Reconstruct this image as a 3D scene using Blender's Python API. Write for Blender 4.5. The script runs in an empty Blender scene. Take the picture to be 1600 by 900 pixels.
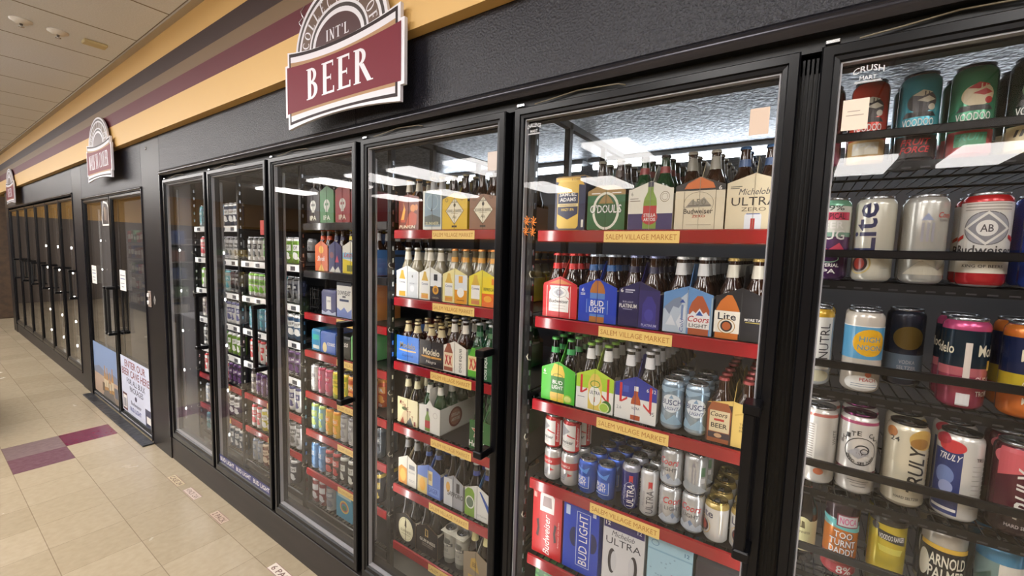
import bpy, math, random
from mathutils import Vector, Matrix
from mathutils.geometry import tessellate_polygon
random.seed(7)
PI = math.pi
SC = bpy.context.scene
COL = SC.collection

def lin(c):
    return tuple((v/255/12.92 if v/255 <= .04045 else ((v/255+.055)/1.055)**2.4) for v in c)

# ------------------------------------------------------------------ camera, world, light, exposure
def rot_cam(yaw, pitch, roll):
    cy, sy = math.cos(yaw), math.sin(yaw)
    f = Vector((-sy*math.cos(pitch), cy*math.cos(pitch), -math.sin(pitch)))
    r = Vector((cy, sy, 0)); u = r.cross(f)
    r2 = math.cos(roll)*r+math.sin(roll)*u; u2 = -math.sin(roll)*r+math.cos(roll)*u
    return Matrix(((r2.x, u2.x, -f.x), (r2.y, u2.y, -f.y), (r2.z, u2.z, -f.z)))
cam_data = bpy.data.cameras.new('camera'); cam = bpy.data.objects.new('camera', cam_data); COL.objects.link(cam)
cam.matrix_world = rot_cam(.6009, .0872, .0288).to_4x4()
cam.location = (0, -1.09, 1.643)
cam_data.sensor_width = 36; cam_data.lens = 36*657.377/1600; cam_data.clip_start = .02
SC.camera = cam
SC.view_settings.view_transform = 'Standard'; SC.view_settings.look = 'None'
SC.view_settings.exposure = -0.22; SC.view_settings.gamma = 1.0; SC.view_settings.use_curve_mapping = False
SC.cycles.max_bounces = 7; SC.cycles.diffuse_bounces = 6; SC.cycles.glossy_bounces = 4
SC.cycles.transparent_max_bounces = 14; SC.cycles.transmission_bounces = 4
SC.cycles.sample_clamp_indirect = 6; SC.cycles.use_denoising = True
SC.cycles.caustics_reflective = False; SC.cycles.caustics_refractive = False
world = bpy.data.worlds.new('world'); SC.world = world; world.use_nodes = True
world.node_tree.nodes['Background'].inputs[0].default_value = (.9, .93, 1, 1)
world.node_tree.nodes['Background'].inputs[1].default_value = .15
LAMP_STRENGTH = 19.0       # ceiling troffers
LED_POWER = 2.9            # each upright LED strip inside the cooler
TUBE_STRENGTH = 14.0        # tubes on the cooler's ceiling

# ------------------------------------------------------------------ materials
MATS = {}; PROD = [1.0]   # product inks are given as photographed; PROD scales them to plain reflectance
def mat(c, rough=.5, metal=0, coat=0, emit=0, spec=.5):
    key = (c, rough, metal, coat, emit, spec, PROD[0] if not emit else 1)
    if key in MATS: return MATS[key]
    m = bpy.data.materials.new('mat'); m.use_nodes = True
    b = m.node_tree.nodes['Principled BSDF']
    b.inputs['Base Color'].default_value = (*[v*(PROD[0] if not emit else 1) for v in lin(c)], 1)
    b.inputs['Roughness'].default_value = rough; b.inputs['Metallic'].default_value = metal
    b.inputs['Coat Weight'].default_value = coat; b.inputs['Coat Roughness'].default_value = .08
    b.inputs['Specular IOR Level'].default_value = spec
    if emit:
        b.inputs['Emission Color'].default_value = (*lin(c), 1); b.inputs['Emission Strength'].default_value = emit
    MATS[key] = m
    return m
def nodes(m):
    nt = m.node_tree
    return nt, nt.nodes, nt.links, nt.nodes['Principled BSDF']
def bumpy(c, rough, scale, strength, dist=.002, c2=None, metal=0, spec=.5, stretch=None, detail=3):
    m = bpy.data.materials.new('mat'); m.use_nodes = True
    nt, N, L, b = nodes(m)
    tc = N.new('ShaderNodeTexCoord'); no = N.new('ShaderNodeTexNoise'); bu = N.new('ShaderNodeBump')
    no.inputs['Scale'].default_value = scale; no.inputs['Detail'].default_value = detail
    if stretch:
        mp = N.new('ShaderNodeMapping'); mp.inputs['Scale'].default_value = stretch
        L.new(tc.outputs['Object'], mp.inputs[0]); L.new(mp.outputs[0], no.inputs[0])
    else: L.new(tc.outputs['Object'], no.inputs[0])
    bu.inputs['Strength'].default_value = strength; bu.inputs['Distance'].default_value = dist
    L.new(no.outputs[0], bu.inputs['Height']); L.new(bu.outputs[0], b.inputs['Normal'])
    b.inputs['Base Color'].default_value = (*lin(c), 1)
    if c2:
        cr = N.new('ShaderNodeValToRGB'); cr.color_ramp.elements[0].position = .35; cr.color_ramp.elements[1].position = .65
        cr.color_ramp.elements[0].color = (*lin(c), 1); cr.color_ramp.elements[1].color = (*lin(c2), 1)
        L.new(no.outputs[0], cr.inputs[0]); L.new(cr.outputs[0], b.inputs['Base Color'])
    b.inputs['Roughness'].default_value = rough; b.inputs['Metallic'].default_value = metal
    b.inputs['Specular IOR Level'].default_value = spec
    return m
def pane_mat(ior=1.5, tint=(1, 1, 1), gain=1.0):
    m = bpy.data.materials.new('pane'); m.use_nodes = True; nt = m.node_tree; N = nt.nodes; L = nt.links
    N.clear(); out = N.new('ShaderNodeOutputMaterial'); mx = N.new('ShaderNodeMixShader')
    t = N.new('ShaderNodeBsdfTransparent'); t.inputs[0].default_value = (*tint, 1)
    g = N.new('ShaderNodeBsdfGlossy'); g.inputs['Roughness'].default_value = 0.0
    fr = N.new('ShaderNodeFresnel'); fr.inputs[0].default_value = ior
    mu = N.new('ShaderNodeMath'); mu.operation = 'MULTIPLY'; mu.inputs[1].default_value = gain; mu.use_clamp = True
    # the same reflectance seen from either side of the sheet
    geo = N.new('ShaderNodeNewGeometry'); vm = N.new('ShaderNodeVectorMath'); vm.operation = 'DOT_PRODUCT'
    L.new(geo.outputs['Incoming'], vm.inputs[0]); L.new(geo.outputs['Normal'], vm.inputs[1])
    ab = N.new('ShaderNodeMath'); ab.operation = 'ABSOLUTE'; L.new(vm.outputs['Value'], ab.inputs[0])
    s1 = N.new('ShaderNodeMath'); s1.operation = 'SUBTRACT'; s1.inputs[0].default_value = 1; L.new(ab.outputs[0], s1.inputs[1])
    p5 = N.new('ShaderNodeMath'); p5.operation = 'POWER'; p5.inputs[1].default_value = 5; L.new(s1.outputs[0], p5.inputs[0])
    ma = N.new('ShaderNodeMath'); ma.operation = 'MULTIPLY_ADD'; ma.inputs[1].default_value = .92; ma.inputs[2].default_value = .030
    L.new(p5.outputs[0], ma.inputs[0]); L.new(ma.outputs[0], mu.inputs[0]); N.remove(fr)
    L.new(mu.outputs[0], mx.inputs[0]); L.new(t.outputs[0], mx.inputs[1]); L.new(g.outputs[0], mx.inputs[2])
    L.new(mx.outputs[0], out.inputs[0])
    return m
PANE = pane_mat()

BLACK = (16, 15, 16); CHAR = (40, 39, 42); WHITE = (236, 234, 230); CREAM = (226, 218, 196); RED = (184, 30, 34)
NAVY = (28, 30, 92); BLUE = (24, 66, 178); SILV = (190, 192, 196); GOLD = (206, 164, 62); GREEN = (30, 96, 52)
LIME = (96, 184, 46); YEL = (232, 204, 54); ORG = (226, 120, 40); AMB = (186, 96, 36); BRN = (96, 52, 30)
M_FRAME = bumpy((12, 12, 15), .28, 300, .06, .0004, spec=.24)
M_PANEL = bumpy((15, 15, 21), .40, 150, 1.0, .003, (36, 36, 46), spec=.36, detail=2)
M_SMOOTHPANEL = bumpy((24, 20, 21), .42, 60, .12, .0005, spec=.24)
M_KICK = bumpy((33, 28, 27), .5, 9, .1, .002, (43, 37, 35), stretch=(.3, 1, 2))
M_TRIM = bumpy((52, 51, 57), .24, 40, .05, .0004, metal=.6)
M_BLACK = mat((9, 9, 10), .5); M_GASKET = mat((150, 150, 156), .4)
M_DARKMETAL = mat((19, 19, 20), .35, .4)
M_WIRE = mat((7, 7, 8), .5, 0, spec=.2)
M_SILVER = mat((205, 207, 210), .22, 1.0)
M_LID = mat((165, 167, 170), .28, 1.0)
M_BROWN_GLASS = mat((38, 20, 10), .06, 0, .3); M_GREEN_GLASS = mat((18, 52, 26), .06, 0, .3); M_DARK_GLASS = mat((14, 11, 10), .06, 0, .3)
M_CLEAR_GLASS = mat((120, 112, 88), .05, 0, .5)

# ------------------------------------------------------------------ mesh builder
class MB:
    def __init__(s): s.v = []; s.f = []; s.m = []; s.mats = []; s.sm = []
    def mi(s, m):
        if isinstance(m, tuple): m = mat(m)
        if m not in s.mats: s.mats.append(m)
        return s.mats.index(m)
    def face(s, pts, m, smooth=False):
        n = len(s.v); s.v.extend(tuple(p) for p in pts); s.f.append(tuple(range(n, n+len(pts)))); s.m.append(s.mi(m)); s.sm.append(smooth)
    def box(s, x0, x1, y0, y1, z0, z1, m, front=None):
        P = [(x0, y0, z0), (x1, y0, z0), (x1, y1, z0), (x0, y1, z0), (x0, y0, z1), (x1, y0, z1), (x1, y1, z1), (x0, y1, z1)]
        n = len(s.v); s.v.extend(P); k = s.mi(m)
        for i, q in enumerate(((0, 3, 2, 1), (4, 5, 6, 7), (0, 1, 5, 4), (1, 2, 6, 5), (2, 3, 7, 6), (3, 0, 4, 7))):
            s.f.append(tuple(n+a for a in q)); s.m.append(s.mi(front) if (i == 2 and front) else k); s.sm.append(False)
    def rbox(s, x0, x1, y0, y1, z0, z1, m, b=.004):
        # box with chamfered edges
        X = (x0, x0+b, x1-b, x1); Y = (y0, y0+b, y1-b, y1); Z = (z0, z0+b, z1-b, z1); k = s.mi(m)
        def ring(z, o):
            return [(X[1] if o else X[0]+b, (Y[0]+o), z)]
        rings = []
        for z, o in ((z0, b), (z0+b, 0), (z1-b, 0), (z1, b)):
            a0, a1, c0, c1 = x0+o, x1-o, y0+o, y1-o; e = b
            rings.append([(a0+e, c0, z), (a1-e, c0, z), (a1, c0+e, z), (a1, c1-e, z), (a1-e, c1, z), (a0+e, c1, z), (a0, c1-e, z), (a0, c0+e, z)])
        s.loft(rings, m, cap=True)
    def loft(s, rings, m, cap=False, smooth=False, closed=True):
        n = len(s.v); L = len(rings[0])
        for r in rings: s.v.extend(tuple(p) for p in r)
        ms = m if isinstance(m, list) else [m]*(len(rings)-1)
        for i in range(len(rings)-1):
            k = s.mi(ms[i])
            for j in range(L if closed else L-1):
                a = n+i*L+j; b = n+i*L+(j+1) % L
                s.f.append((a, b, b+L, a+L)); s.m.append(k); s.sm.append(smooth)
        if cap:
            s.f.append(tuple(n+j for j in reversed(range(L)))); s.m.append(s.mi(ms[0])); s.sm.append(False)
            s.f.append(tuple(n+(len(rings)-1)*L+j for j in range(L))); s.m.append(s.mi(ms[-1])); s.sm.append(False)
    def lathe(s, prof, m, seg=24, cx=0, cy=0, z=0, smooth=True):
        s.loft([[(cx+r*math.sin(2*PI*j/seg), cy-r*math.cos(2*PI*j/seg), z+h) for j in range(seg)] for r, h in prof], m, smooth=smooth)
    def prism(s, poly, y0, y1, m, front=None):
        # polygon in x-z, extruded along y
        n = len(poly)
        tris = tessellate_polygon([[Vector((x, z, 0)) for x, z in poly]])
        for t in tris:
            s.face([(poly[i][0], y0, poly[i][1]) for i in t], front or m); s.face([(poly[i][0], y1, poly[i][1]) for i in t], m)
        for i in range(n):
            a, b = poly[i], poly[(i+1) % n]
            s.face([(a[0], y0, a[1]), (b[0], y0, b[1]), (b[0], y1, b[1]), (a[0], y1, a[1])], m)
    def tube(s, pts, r, m, seg=8):
        pts = [Vector(p) for p in pts]; rings = []
        for i, p in enumerate(pts):
            d = (pts[min(i+1, len(pts)-1)]-pts[max(i-1, 0)]).normalized()
            a = d.orthogonal().normalized() if i == 0 else (a-d*a.dot(d)).normalized()
            b = d.cross(a)
            rings.append([p+r*(math.cos(2*PI*j/seg)*a+math.sin(2*PI*j/seg)*b) for j in range(seg)])
        s.loft(rings, m, cap=True, smooth=True)
    def build(s, name, parent=None, loc=(0, 0, 0), rz=0):
        me = bpy.data.meshes.new(name); me.from_pydata([tuple(p) for p in s.v], [], s.f)
        for m in s.mats: me.materials.append(m)
        me.polygons.foreach_set('material_index', s.m); me.polygons.foreach_set('use_smooth', s.sm); me.update()
        o = bpy.data.objects.new(name, me); COL.objects.link(o); o.location = loc; o.rotation_euler[2] = rz
        if parent: o.parent = parent
        return o

def tag(o, label=None, cat=None, group=None, kind=None):
    if label: o['label'] = label
    if cat: o['category'] = cat
    if group: o['group'] = group
    if kind: o['kind'] = kind
    return o
def empty(name, loc=(0, 0, 0), rz=0):
    o = bpy.data.objects.new(name, None); COL.objects.link(o); o.location = loc; o.rotation_euler[2] = rz
    o.empty_display_size = .02
    return o
def struct(mb, name, **k): return tag(mb.build(name, **k), kind='structure')
def copy_tree(o, parent=None):
    c = o.copy(); COL.objects.link(c); c.parent = parent
    for ch in list(KIDS.get(o.name, [])):
        d = copy_tree(ch, c); KIDS.setdefault(c.name, []).append(d)
    return c
KIDS = {}
def kid(o, parent):
    o.parent = parent; KIDS.setdefault(parent.name, []).append(o); return o
def dup(o, loc, rz=0, label=None, group=None):
    c = copy_tree(o); c.location = loc; c.rotation_euler[2] = rz
    if label: c['label'] = label
    if group: c['group'] = group
    return c

# ------------------------------------------------------------------ flat artwork: text, shapes, on planes or round cans
TX = {}
def text_polys(body, style=''):
    key = (body, 'b' in style)
    if key not in TX:
        cu = bpy.data.curves.new('t', 'FONT'); cu.body = body; cu.resolution_u = 2
        if 'b' in style: cu.offset = .014
        ob = bpy.data.objects.new('t', cu); me = ob.to_mesh()
        vs = [(v.co.x, v.co.y) for v in me.vertices]
        polys = [[vs[i] for i in p.vertices] for p in me.polygons]
        ob.to_mesh_clear(); bpy.data.objects.remove(ob); bpy.data.curves.remove(cu)
        xs = [p[0] for q in polys for p in q]; ys = [p[1] for q in polys for p in q]
        x0, x1, y0, y1 = min(xs), max(xs), min(ys), max(ys)
        TX[key] = [[((x-x0)/(x1-x0)-.5, (y-y0)/(y1-y0)-.5) for x, y in q] for q in polys]
    return TX[key]
# roman capitals drawn as thick and thin strokes, unit height; returns polygons and advance
def serif(ch, tk=.17, th=.07, sf=.09):
    P = []
    def R(a, b, c, d): P.append([(a, b), (c, b), (c, d), (a, d)])
    def S(x0, y0, x1, y1, w): P.append([(x0-w/2, y0), (x0+w/2, y0), (x1+w/2, y1), (x1-w/2, y1)])
    def arc(cx, cy, rx, ry, a0, a1, tx, ty, n=14):
        for i in range(n):
            a = a0+(a1-a0)*i/n; b = a0+(a1-a0)*(i+1)/n
            o = lambda t, k: (cx+(rx-k*tx)*math.cos(t), cy+(ry-k*ty)*math.sin(t))
            P.append([o(a, 0), o(b, 0), o(b, 1), o(a, 1)])
    def stem(x, w=tk, top=1, bot=0):
        R(x, bot, x+w, top); R(x-sf*.7, bot, x+w+sf*.7, bot+.035); R(x-sf*.7, top-.035, x+w+sf*.7, top)
    adv = .6
    if ch == 'I': stem(.08); adv = .36
    elif ch in 'EFL':
        stem(.08); adv = .62
        if ch != 'L': R(.1, 1-th, .55, 1); R(.52, .82, .56, 1); R(.1, .5-th/2, .45, .5+th/2); R(.43, .41, .46, .59)
        if ch != 'F': R(.1, 0, .58, th); R(.55, 0, .60, .2)
    elif ch in 'BRP':
        stem(.08); arc(.25, .76, .26, .24, -PI/2, PI/2, tk*.85, th); R(.2, 1-th, .27, 1); R(.2, .52, .27, .52+th)
        adv = .66
        if ch == 'B': arc(.25, .28, .32, .28, -PI/2, PI/2, tk, th); R(.2, 0, .27, th)
        if ch == 'R':
            S(.66, 0, .34, .54, tk*1.05); R(.58, 0, .80, .035); adv = .78
    elif ch == 'O': arc(.36, .5, .36, .51, 0, 2*PI, tk*.85, th, 28); adv = .8
    elif ch == 'C': arc(.36, .5, .36, .51, .9, 2*PI-.9, tk*.85, th, 24); R(.57, .72, .61, .95); adv = .72
    elif ch == 'T': R(.24, 0, .24+tk, 1); R(.14, 0, .51, .035); R(0, 1-th, .65, 1); R(0, .82, .04, 1); R(.61, .82, .65, 1); adv = .7
    elif ch == 'N': R(.12, 0, .12+th, 1); R(.03, 0, .26, .035); S(.6, 0, .14, 1, tk); R(.6, 0, .6+th, 1); R(.5, .965, .76, 1); R(.03, .965, .2, 1); adv = .82
    elif ch == 'K': stem(.08); S(.2, .45, .58, 1, th*1.3); S(.62, 0, .33, .58, tk); R(.5, .965, .7, 1); R(.52, 0, .76, .035); adv = .76
    elif ch == 'A': S(.1, 0, .36, 1, th*1.3); S(.62, 0, .36, 1, tk); R(.18, .32, .55, .32+th); R(0, 0, .22, .035); R(.5, 0, .76, .035); adv = .76
    elif ch == 'W': S(.25, 0, .08, 1, tk*.9); S(.25, 0, .46, 1, th*1.3); S(.62, 0, .46, 1, tk*.9); S(.62, 0, .84, 1, th*1.3); R(0, .965, .2, 1); R(.72, .965, .94, 1); adv = .95
    elif ch == 'V': S(.33, 0, .08, 1, tk*.9); S(.33, 0, .58, 1, th*1.3); R(0, .965, .2, 1); R(.48, .965, .7, 1); adv = .7
    elif ch == 'S': arc(.28, .74, .25, .26, .5, 1.5*PI, tk*.7, th); arc(.28, .26, .28, .26, -PI+.5, PI/2, tk*.7, th); adv = .6
    elif ch == 'M': R(.12, 0, .12+th, 1); S(.42, .05, .16, 1, tk); S(.42, .05, .68, 1, th); R(.62, 0, .62+tk, 1); R(.03, 0, .26, .035); R(.55, 0, .86, .035); adv = .92
    elif ch == "'": R(.05, .7, .16, 1); adv = .22
    else: adv = .35
    return P, adv
def serif_polys(body, style=''):
    key = (body, 'serif')
    if key not in TX:
        x = 0; out = []
        for ch in body:
            P, a = serif(ch)
            out += [[(px+x, py) for px, py in q] for q in P]; x += a+.10
        x -= .1
        TX[key] = [[(px/x-.5, py-.5) for px, py in q] for q in out]
    return TX[key]
def clip(poly, axis, val, keep_less):
    out = []
    for i in range(len(poly)):
        a, b = poly[i], poly[(i+1) % len(poly)]
        ia = (a[axis] <= val) == keep_less; ib = (b[axis] <= val) == keep_less
        if ia: out.append(a)
        if ia != ib:
            t = (val-a[axis])/(b[axis]-a[axis]) if b[axis] != a[axis] else 0
            out.append((a[0]+t*(b[0]-a[0]), a[1]+t*(b[1]-a[1])))
    return out
def op_polys(op):
    k = op[0]
    if k == 'R': _, a, b, c, d, col = op; return [[(a, b), (c, b), (c, d), (a, d)]], col
    if k == 'E':
        _, cx, cy, rx, ry, col = op; n = 22
        return [[(cx+rx*math.cos(2*PI*i/n), cy+ry*math.sin(2*PI*i/n)) for i in range(n)]], col
    if k == 'O':   # oval ring
        _, cx, cy, rx, ry, w, col = op; n = 24; q = []
        for i in range(n):
            a, b = 2*PI*i/n, 2*PI*(i+1)/n
            q.append([(cx+rx*math.cos(a), cy+ry*math.sin(a)), (cx+rx*math.cos(b), cy+ry*math.sin(b)), (cx+(rx-w)*math.cos(b), cy+(ry-w)*math.sin(b)), (cx+(rx-w)*math.cos(a), cy+(ry-w)*math.sin(a))])
        return q, col
    if k == 'P':
        pts = op[1]; tr = tessellate_polygon([[Vector((x, y, 0)) for x, y in pts]])
        return [[pts[i] for i in t] for t in tr], op[2]
    if k == 'T':
        _, body, cx, cy, w, h, col = op[:7]; st = op[7] if len(op) > 7 else ''
        ps = serif_polys(body) if 's' in st else text_polys(body, st)
        sh = .25 if 'i' in st else 0
        up = 'v' in st; arc = op[8] if len(op) > 8 else 0
        out = []
        for q in ps:
            r = []
            for x, y in q:
                X = (x+sh*y*h/w)*w; Y = y*h+arc*(1-(2*x)**2)
                r.append((cx-Y, cy+X) if up else (cx+X, cy+Y))
            out.append(r)
        return out, col
    raise ValueError(k)
def art(mb, ops, M, du=None, eps=.00035, rough=.4, cuts=()):
    for n, op in enumerate(ops):
        ps, col = op_polys(op)
        m = mat(col, rough)
        off = eps+n*.00006
        for jp, p in enumerate(ps):
            if op[0] == 'T' and len(op) > 7 and 's' in op[7]: off += 9e-6
            pieces = [p]
            if du:
                pieces = []
                lo, hi = min(q[0] for q in p), max(q[0] for q in p)
                k0 = math.floor(lo/du); k1 = math.ceil(hi/du)
                for k in range(k0, max(k1, k0+1)):
                    c = clip(p, 0, k*du, False) if lo < k*du else p
                    if len(c) > 2: c = clip(c, 0, (k+1)*du, True)
                    if len(c) > 2: pieces.append(c)
            for cv in cuts:
                nxt = []
                for q in pieces:
                    if min(a[1] for a in q) < cv < max(a[1] for a in q):
                        nxt += [c for c in (clip(q, 1, cv, True), clip(q, 1, cv, False)) if len(c) > 2]
                    else: nxt.append(q)
                pieces = nxt
            for q in pieces: mb.face([M(u, v, off) for u, v in q], m)
def bottle_art(cx, z0, h, glass, label, top=None):
    w = h*.15; s = [(-w, 0), (w, 0), (w, h*.5), (w*.9, h*.6), (w*.42, h*.74), (w*.4, h), (-w*.4, h), (-w*.42, h*.74), (-w*.9, h*.6), (-w, h*.5)]
    ops = [('P', [(cx+x, z0+z) for x, z in s], glass), ('R', cx-w, z0+h*.14, cx+w, z0+h*.46, label)]
    if top: ops.append(('R', cx-w*.42, z0+h*.86, cx+w*.42, z0+h, top))
    return ops
def can_art(cx, z0, w, h, body, top=SILV):
    return [('P', [(cx-w*.4, z0), (cx+w*.4, z0), (cx+w*.5, z0+h*.05), (cx+w*.5, z0+h*.9), (cx+w*.4, z0+h), (cx-w*.4, z0+h), (cx-w*.5, z0+h*.9), (cx-w*.5, z0+h*.05)], body),
            ('R', cx-w*.4, z0+h*.95, cx+w*.4, z0+h, top)]

# ------------------------------------------------------------------ the room
ZC = 3.0      # ceiling
Z_SOF = 2.394  # soffit underside
# floor: vinyl tiles 12 inch, seams at x = -2.87 + .3048 k, y = -.117 - .3048 k
def floor_mat(base, spread, rough=.16):
    m = bpy.data.materials.new('vinyl_tile'); m.use_nodes = True; nt, N, L, b = nodes(m)
    geo = N.new('ShaderNodeNewGeometry'); sx = N.new('ShaderNodeSeparateXYZ'); L.new(geo.outputs['Position'], sx.inputs[0])
    def math_(op, a, bb=None, c=None):
        n = N.new('ShaderNodeMath'); n.operation = op
        for i, v in enumerate((a, bb, c)):
            if v is None: continue
            if isinstance(v, (int, float)): n.inputs[i].default_value = v
            else: L.new(v, n.inputs[i])
        return n.outputs[0]
    tx = math_('DIVIDE', math_('ADD', sx.outputs[0], 2.87+.3048*200), .3048); ty = math_('DIVIDE', math_('ADD', sx.outputs[1], .117+.3048*200), .3048)
    fx = math_('FRACT', tx); fy = math_('FRACT', ty)
    seam = math_('MAXIMUM', math_('GREATER_THAN', math_('ABSOLUTE', math_('SUBTRACT', fx, .5)), .4955), math_('GREATER_THAN', math_('ABSOLUTE', math_('SUBTRACT', fy, .5)), .494))
    cb = N.new('ShaderNodeCombineXYZ'); L.new(math_('FLOOR', tx), cb.inputs[0]); L.new(math_('FLOOR', ty), cb.inputs[1])
    wn = N.new('ShaderNodeTexWhiteNoise'); L.new(cb.outputs[0], wn.inputs[0])
    no = N.new('ShaderNodeTexNoise'); no.inputs['Scale'].default_value = 34; no.inputs['Detail'].default_value = 8
    mp = N.new('ShaderNodeMapping'); mp.inputs['Scale'].default_value = (1, .8, 1); L.new(geo.outputs['Position'], mp.inputs[0]); L.new(mp.outputs[0], no.inputs[0])
    f = math_('ADD', math_('MULTIPLY', wn.outputs[0], .35), math_('MULTIPLY', no.outputs[0], .8))
    cr = N.new('ShaderNodeValToRGB'); cr.color_ramp.elements[0].position = .25; cr.color_ramp.elements[1].position = .85
    cr.color_ramp.elements[0].color = (*lin(tuple(v-spread for v in base)), 1); cr.color_ramp.elements[1].color = (*lin(tuple(min(255, v+spread) for v in base)), 1)
    L.new(f, cr.inputs[0])
    mx = N.new('ShaderNodeMix'); mx.data_type = 'RGBA'; L.new(math_('MULTIPLY', seam, .5), mx.inputs[0]); L.new(cr.outputs[0], mx.inputs[6])
    mx.inputs[7].default_value = (*lin((96, 78, 60)), 1); L.new(mx.outputs[2], b.inputs['Base Color'])
    n2 = N.new('ShaderNodeTexNoise'); n2.inputs['Scale'].default_value = 3; n2.inputs['Detail'].default_value = 4; L.new(geo.outputs['Position'], n2.inputs[0])
    L.new(math_('ADD', rough, math_('MULTIPLY', n2.outputs[0], .16)), b.inputs['Roughness'])
    b.inputs['Specular IOR Level'].default_value = .55
    bu = N.new('ShaderNodeBump'); bu.inputs['Strength'].default_value = .12; bu.inputs['Distance'].default_value = .01
    L.new(n2.outputs[0], bu.inputs['Height']); L.new(bu.outputs[0], b.inputs['Normal'])
    return m
XW, XE, YS = -16.0, 6.0, -9.5
mb = MB(); FM = floor_mat((170, 155, 130), 9); mb.face([(XW, YS, 0), (XE, YS, 0), (XE, 2.2, 0), (XW, 2.2, 0)], FM)
PLUM = floor_mat((104, 34, 60), 8); GPL = floor_mat((124, 104, 104), 10); GPL2 = floor_mat((108, 74, 84), 12)
T = .3048
def tile(ix, iy, m, n=1):
    x0 = -2.87+T*ix; y1 = -.117-T*iy
    mb.face([(x0, y1-T, .0004), (x0+T*n, y1-T, .0004), (x0+T*n, y1, .0004), (x0, y1, .0004)], m)
tile(-7, 0, PLUM); tile(-7, 1, GPL); tile(-6, 1, GPL2)
struct(mb, 'floor')
# ceiling: lay-in panels, seams every .61 m
def ceil_mat():
    m = bpy.data.materials.new('ceiling_panel'); m.use_nodes = True; nt, N, L, b = nodes(m)
    geo = N.new('ShaderNodeNewGeometry'); sx = N.new('ShaderNodeSeparateXYZ'); L.new(geo.outputs['Position'], sx.inputs[0])
    def math_(op, a, bb=None):
        n = N.new('ShaderNodeMath'); n.operation = op
        for i, v in enumerate((a, bb)):
            if v is None: continue
            if isinstance(v, (int, float)): n.inputs[i].default_value = v
            else: L.new(v, n.inputs[i])
        return n.outputs[0]
    fx = math_('FRACT', math_('DIVIDE', math_('ADD', sx.outputs[0], 3.242+61), .61)); fy = math_('FRACT', math_('DIVIDE', math_('ADD', sx.outputs[1], .085+122), 1.22))
    seam = math_('MAXIMUM', math_('GREATER_THAN', math_('ABSOLUTE', math_('SUBTRACT', fx, .5)), .489), math_('GREATER_THAN', math_('ABSOLUTE', math_('SUBTRACT', fy, .5)), .495))
    mx = N.new('ShaderNodeMix'); mx.data_type = 'RGBA'; L.new(seam, mx.inputs[0])
    no = N.new('ShaderNodeTexNoise'); no.inputs['Scale'].default_value = 120; no.inputs['Detail'].default_value = 4; L.new(geo.outputs['Position'], no.inputs[0])
    cr = N.new('ShaderNodeValToRGB'); cr.color_ramp.elements[0].color = (*lin((214, 216, 220)), 1); cr.color_ramp.elements[1].color = (*lin((240, 243, 250)), 1)
    L.new(no.outputs[0], cr.inputs[0]); L.new(cr.outputs[0], mx.inputs[6]); mx.inputs[7].default_value = (*lin((136, 126, 116)), 1)
    L.new(mx.outputs[2], b.inputs['Base Color']); b.inputs['Roughness'].default_value = .85
    bu = N.new('ShaderNodeBump'); bu.inputs['Strength'].default_value = .3; bu.inputs['Distance'].default_value = .003
    L.new(no.outputs[0], bu.inputs['Height']); L.new(bu.outputs[0], b.inputs['Normal'])
    return m
mb = MB(); mb.face([(XW, YS, ZC), (XE, YS, ZC), (XE, 0, ZC), (XW, 0, ZC)], ceil_mat()); struct(mb, 'ceiling')
mb = MB(); mb.box(-12.6, XE, -.085, -.045, ZC-.012, ZC, bumpy((176, 166, 152), .6, 30, .1)); struct(mb, 'trim_1')
# soffit with painted stripes
M_GOLD = bumpy((205, 166, 100), .55, 30, .05, .001); M_DBROWN = mat((54, 38, 38), .55, spec=.3); M_TAN = mat((116, 95, 72), .55, spec=.3); M_BURG = mat((90, 30, 42), .55, spec=.3)
mb = MB(); SX0, SX1 = -12.55, XE
bands = [(Z_SOF, 2.565, M_GOLD), (2.565, 2.665, M_BURG), (2.665, 2.74, M_TAN), (2.74, 2.84, M_DBROWN), (2.84, ZC, M_GOLD)]
for a, b, m in bands: mb.face([(SX0, -.045, a), (SX1, -.045, a), (SX1, -.045, b), (SX0, -.045, b)], m)
mb.face([(SX0, -.045, Z_SOF), (SX1, -.045, Z_SOF), (SX1, .02, Z_SOF), (SX0, .02, Z_SOF)], M_GOLD)
mb.face([(SX0, -.045, Z_SOF), (SX0, .3, Z_SOF), (SX0, .3, ZC), (SX0, -.045, ZC)], M_GOLD)
mb.face([(SX0, .02, Z_SOF), (SX1, .02, Z_SOF), (SX1, .02, ZC), (SX0, .02, ZC)], M_GOLD)
struct(mb, 'wall_soffit')
# cooler front: black panels
def XL(i): return -3.794+.7592*i
DZ0, DZ1 = .1785, 2.076
def panel(x0, x1, z0, z1, m, y0=0.0, y1=.05, n=[0]):
    b = MB(); b.rbox(x0+.001, x1-.001, y0, y1, z0, z1, m, .0015); n[0] += 1
    return struct(b, 'wall_cooler_front')
panel(-3.835, -1.545, 2.143, Z_SOF, M_PANEL); panel(-1.545, 1.6, 2.143, Z_SOF, M_PANEL)
panel(-4.238, -3.835, 0, Z_SOF, M_SMOOTHPANEL)
panel(-6.10, -4.238, 2.06, Z_SOF, M_PANEL); panel(-6.51, -6.10, 0, Z_SOF, M_SMOOTHPANEL)
panel(-8.9, -6.51, 2.14, Z_SOF, M_PANEL); panel(-11.1, -8.9, 2.14, Z_SOF, M_PANEL); panel(-11.45, -11.1, 0, Z_SOF, M_SMOOTHPANEL)
panel(-3.835, 1.6, 0, .165, M_KICK, .006, .05); panel(-11.1, -6.51, 0, .15, M_KICK, .006, .05)
b = MB(); b.box(.765, 1.6, 0, .05, .165, 2.143, M_SMOOTHPANEL); struct(b, 'wall_cooler_end')
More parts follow.
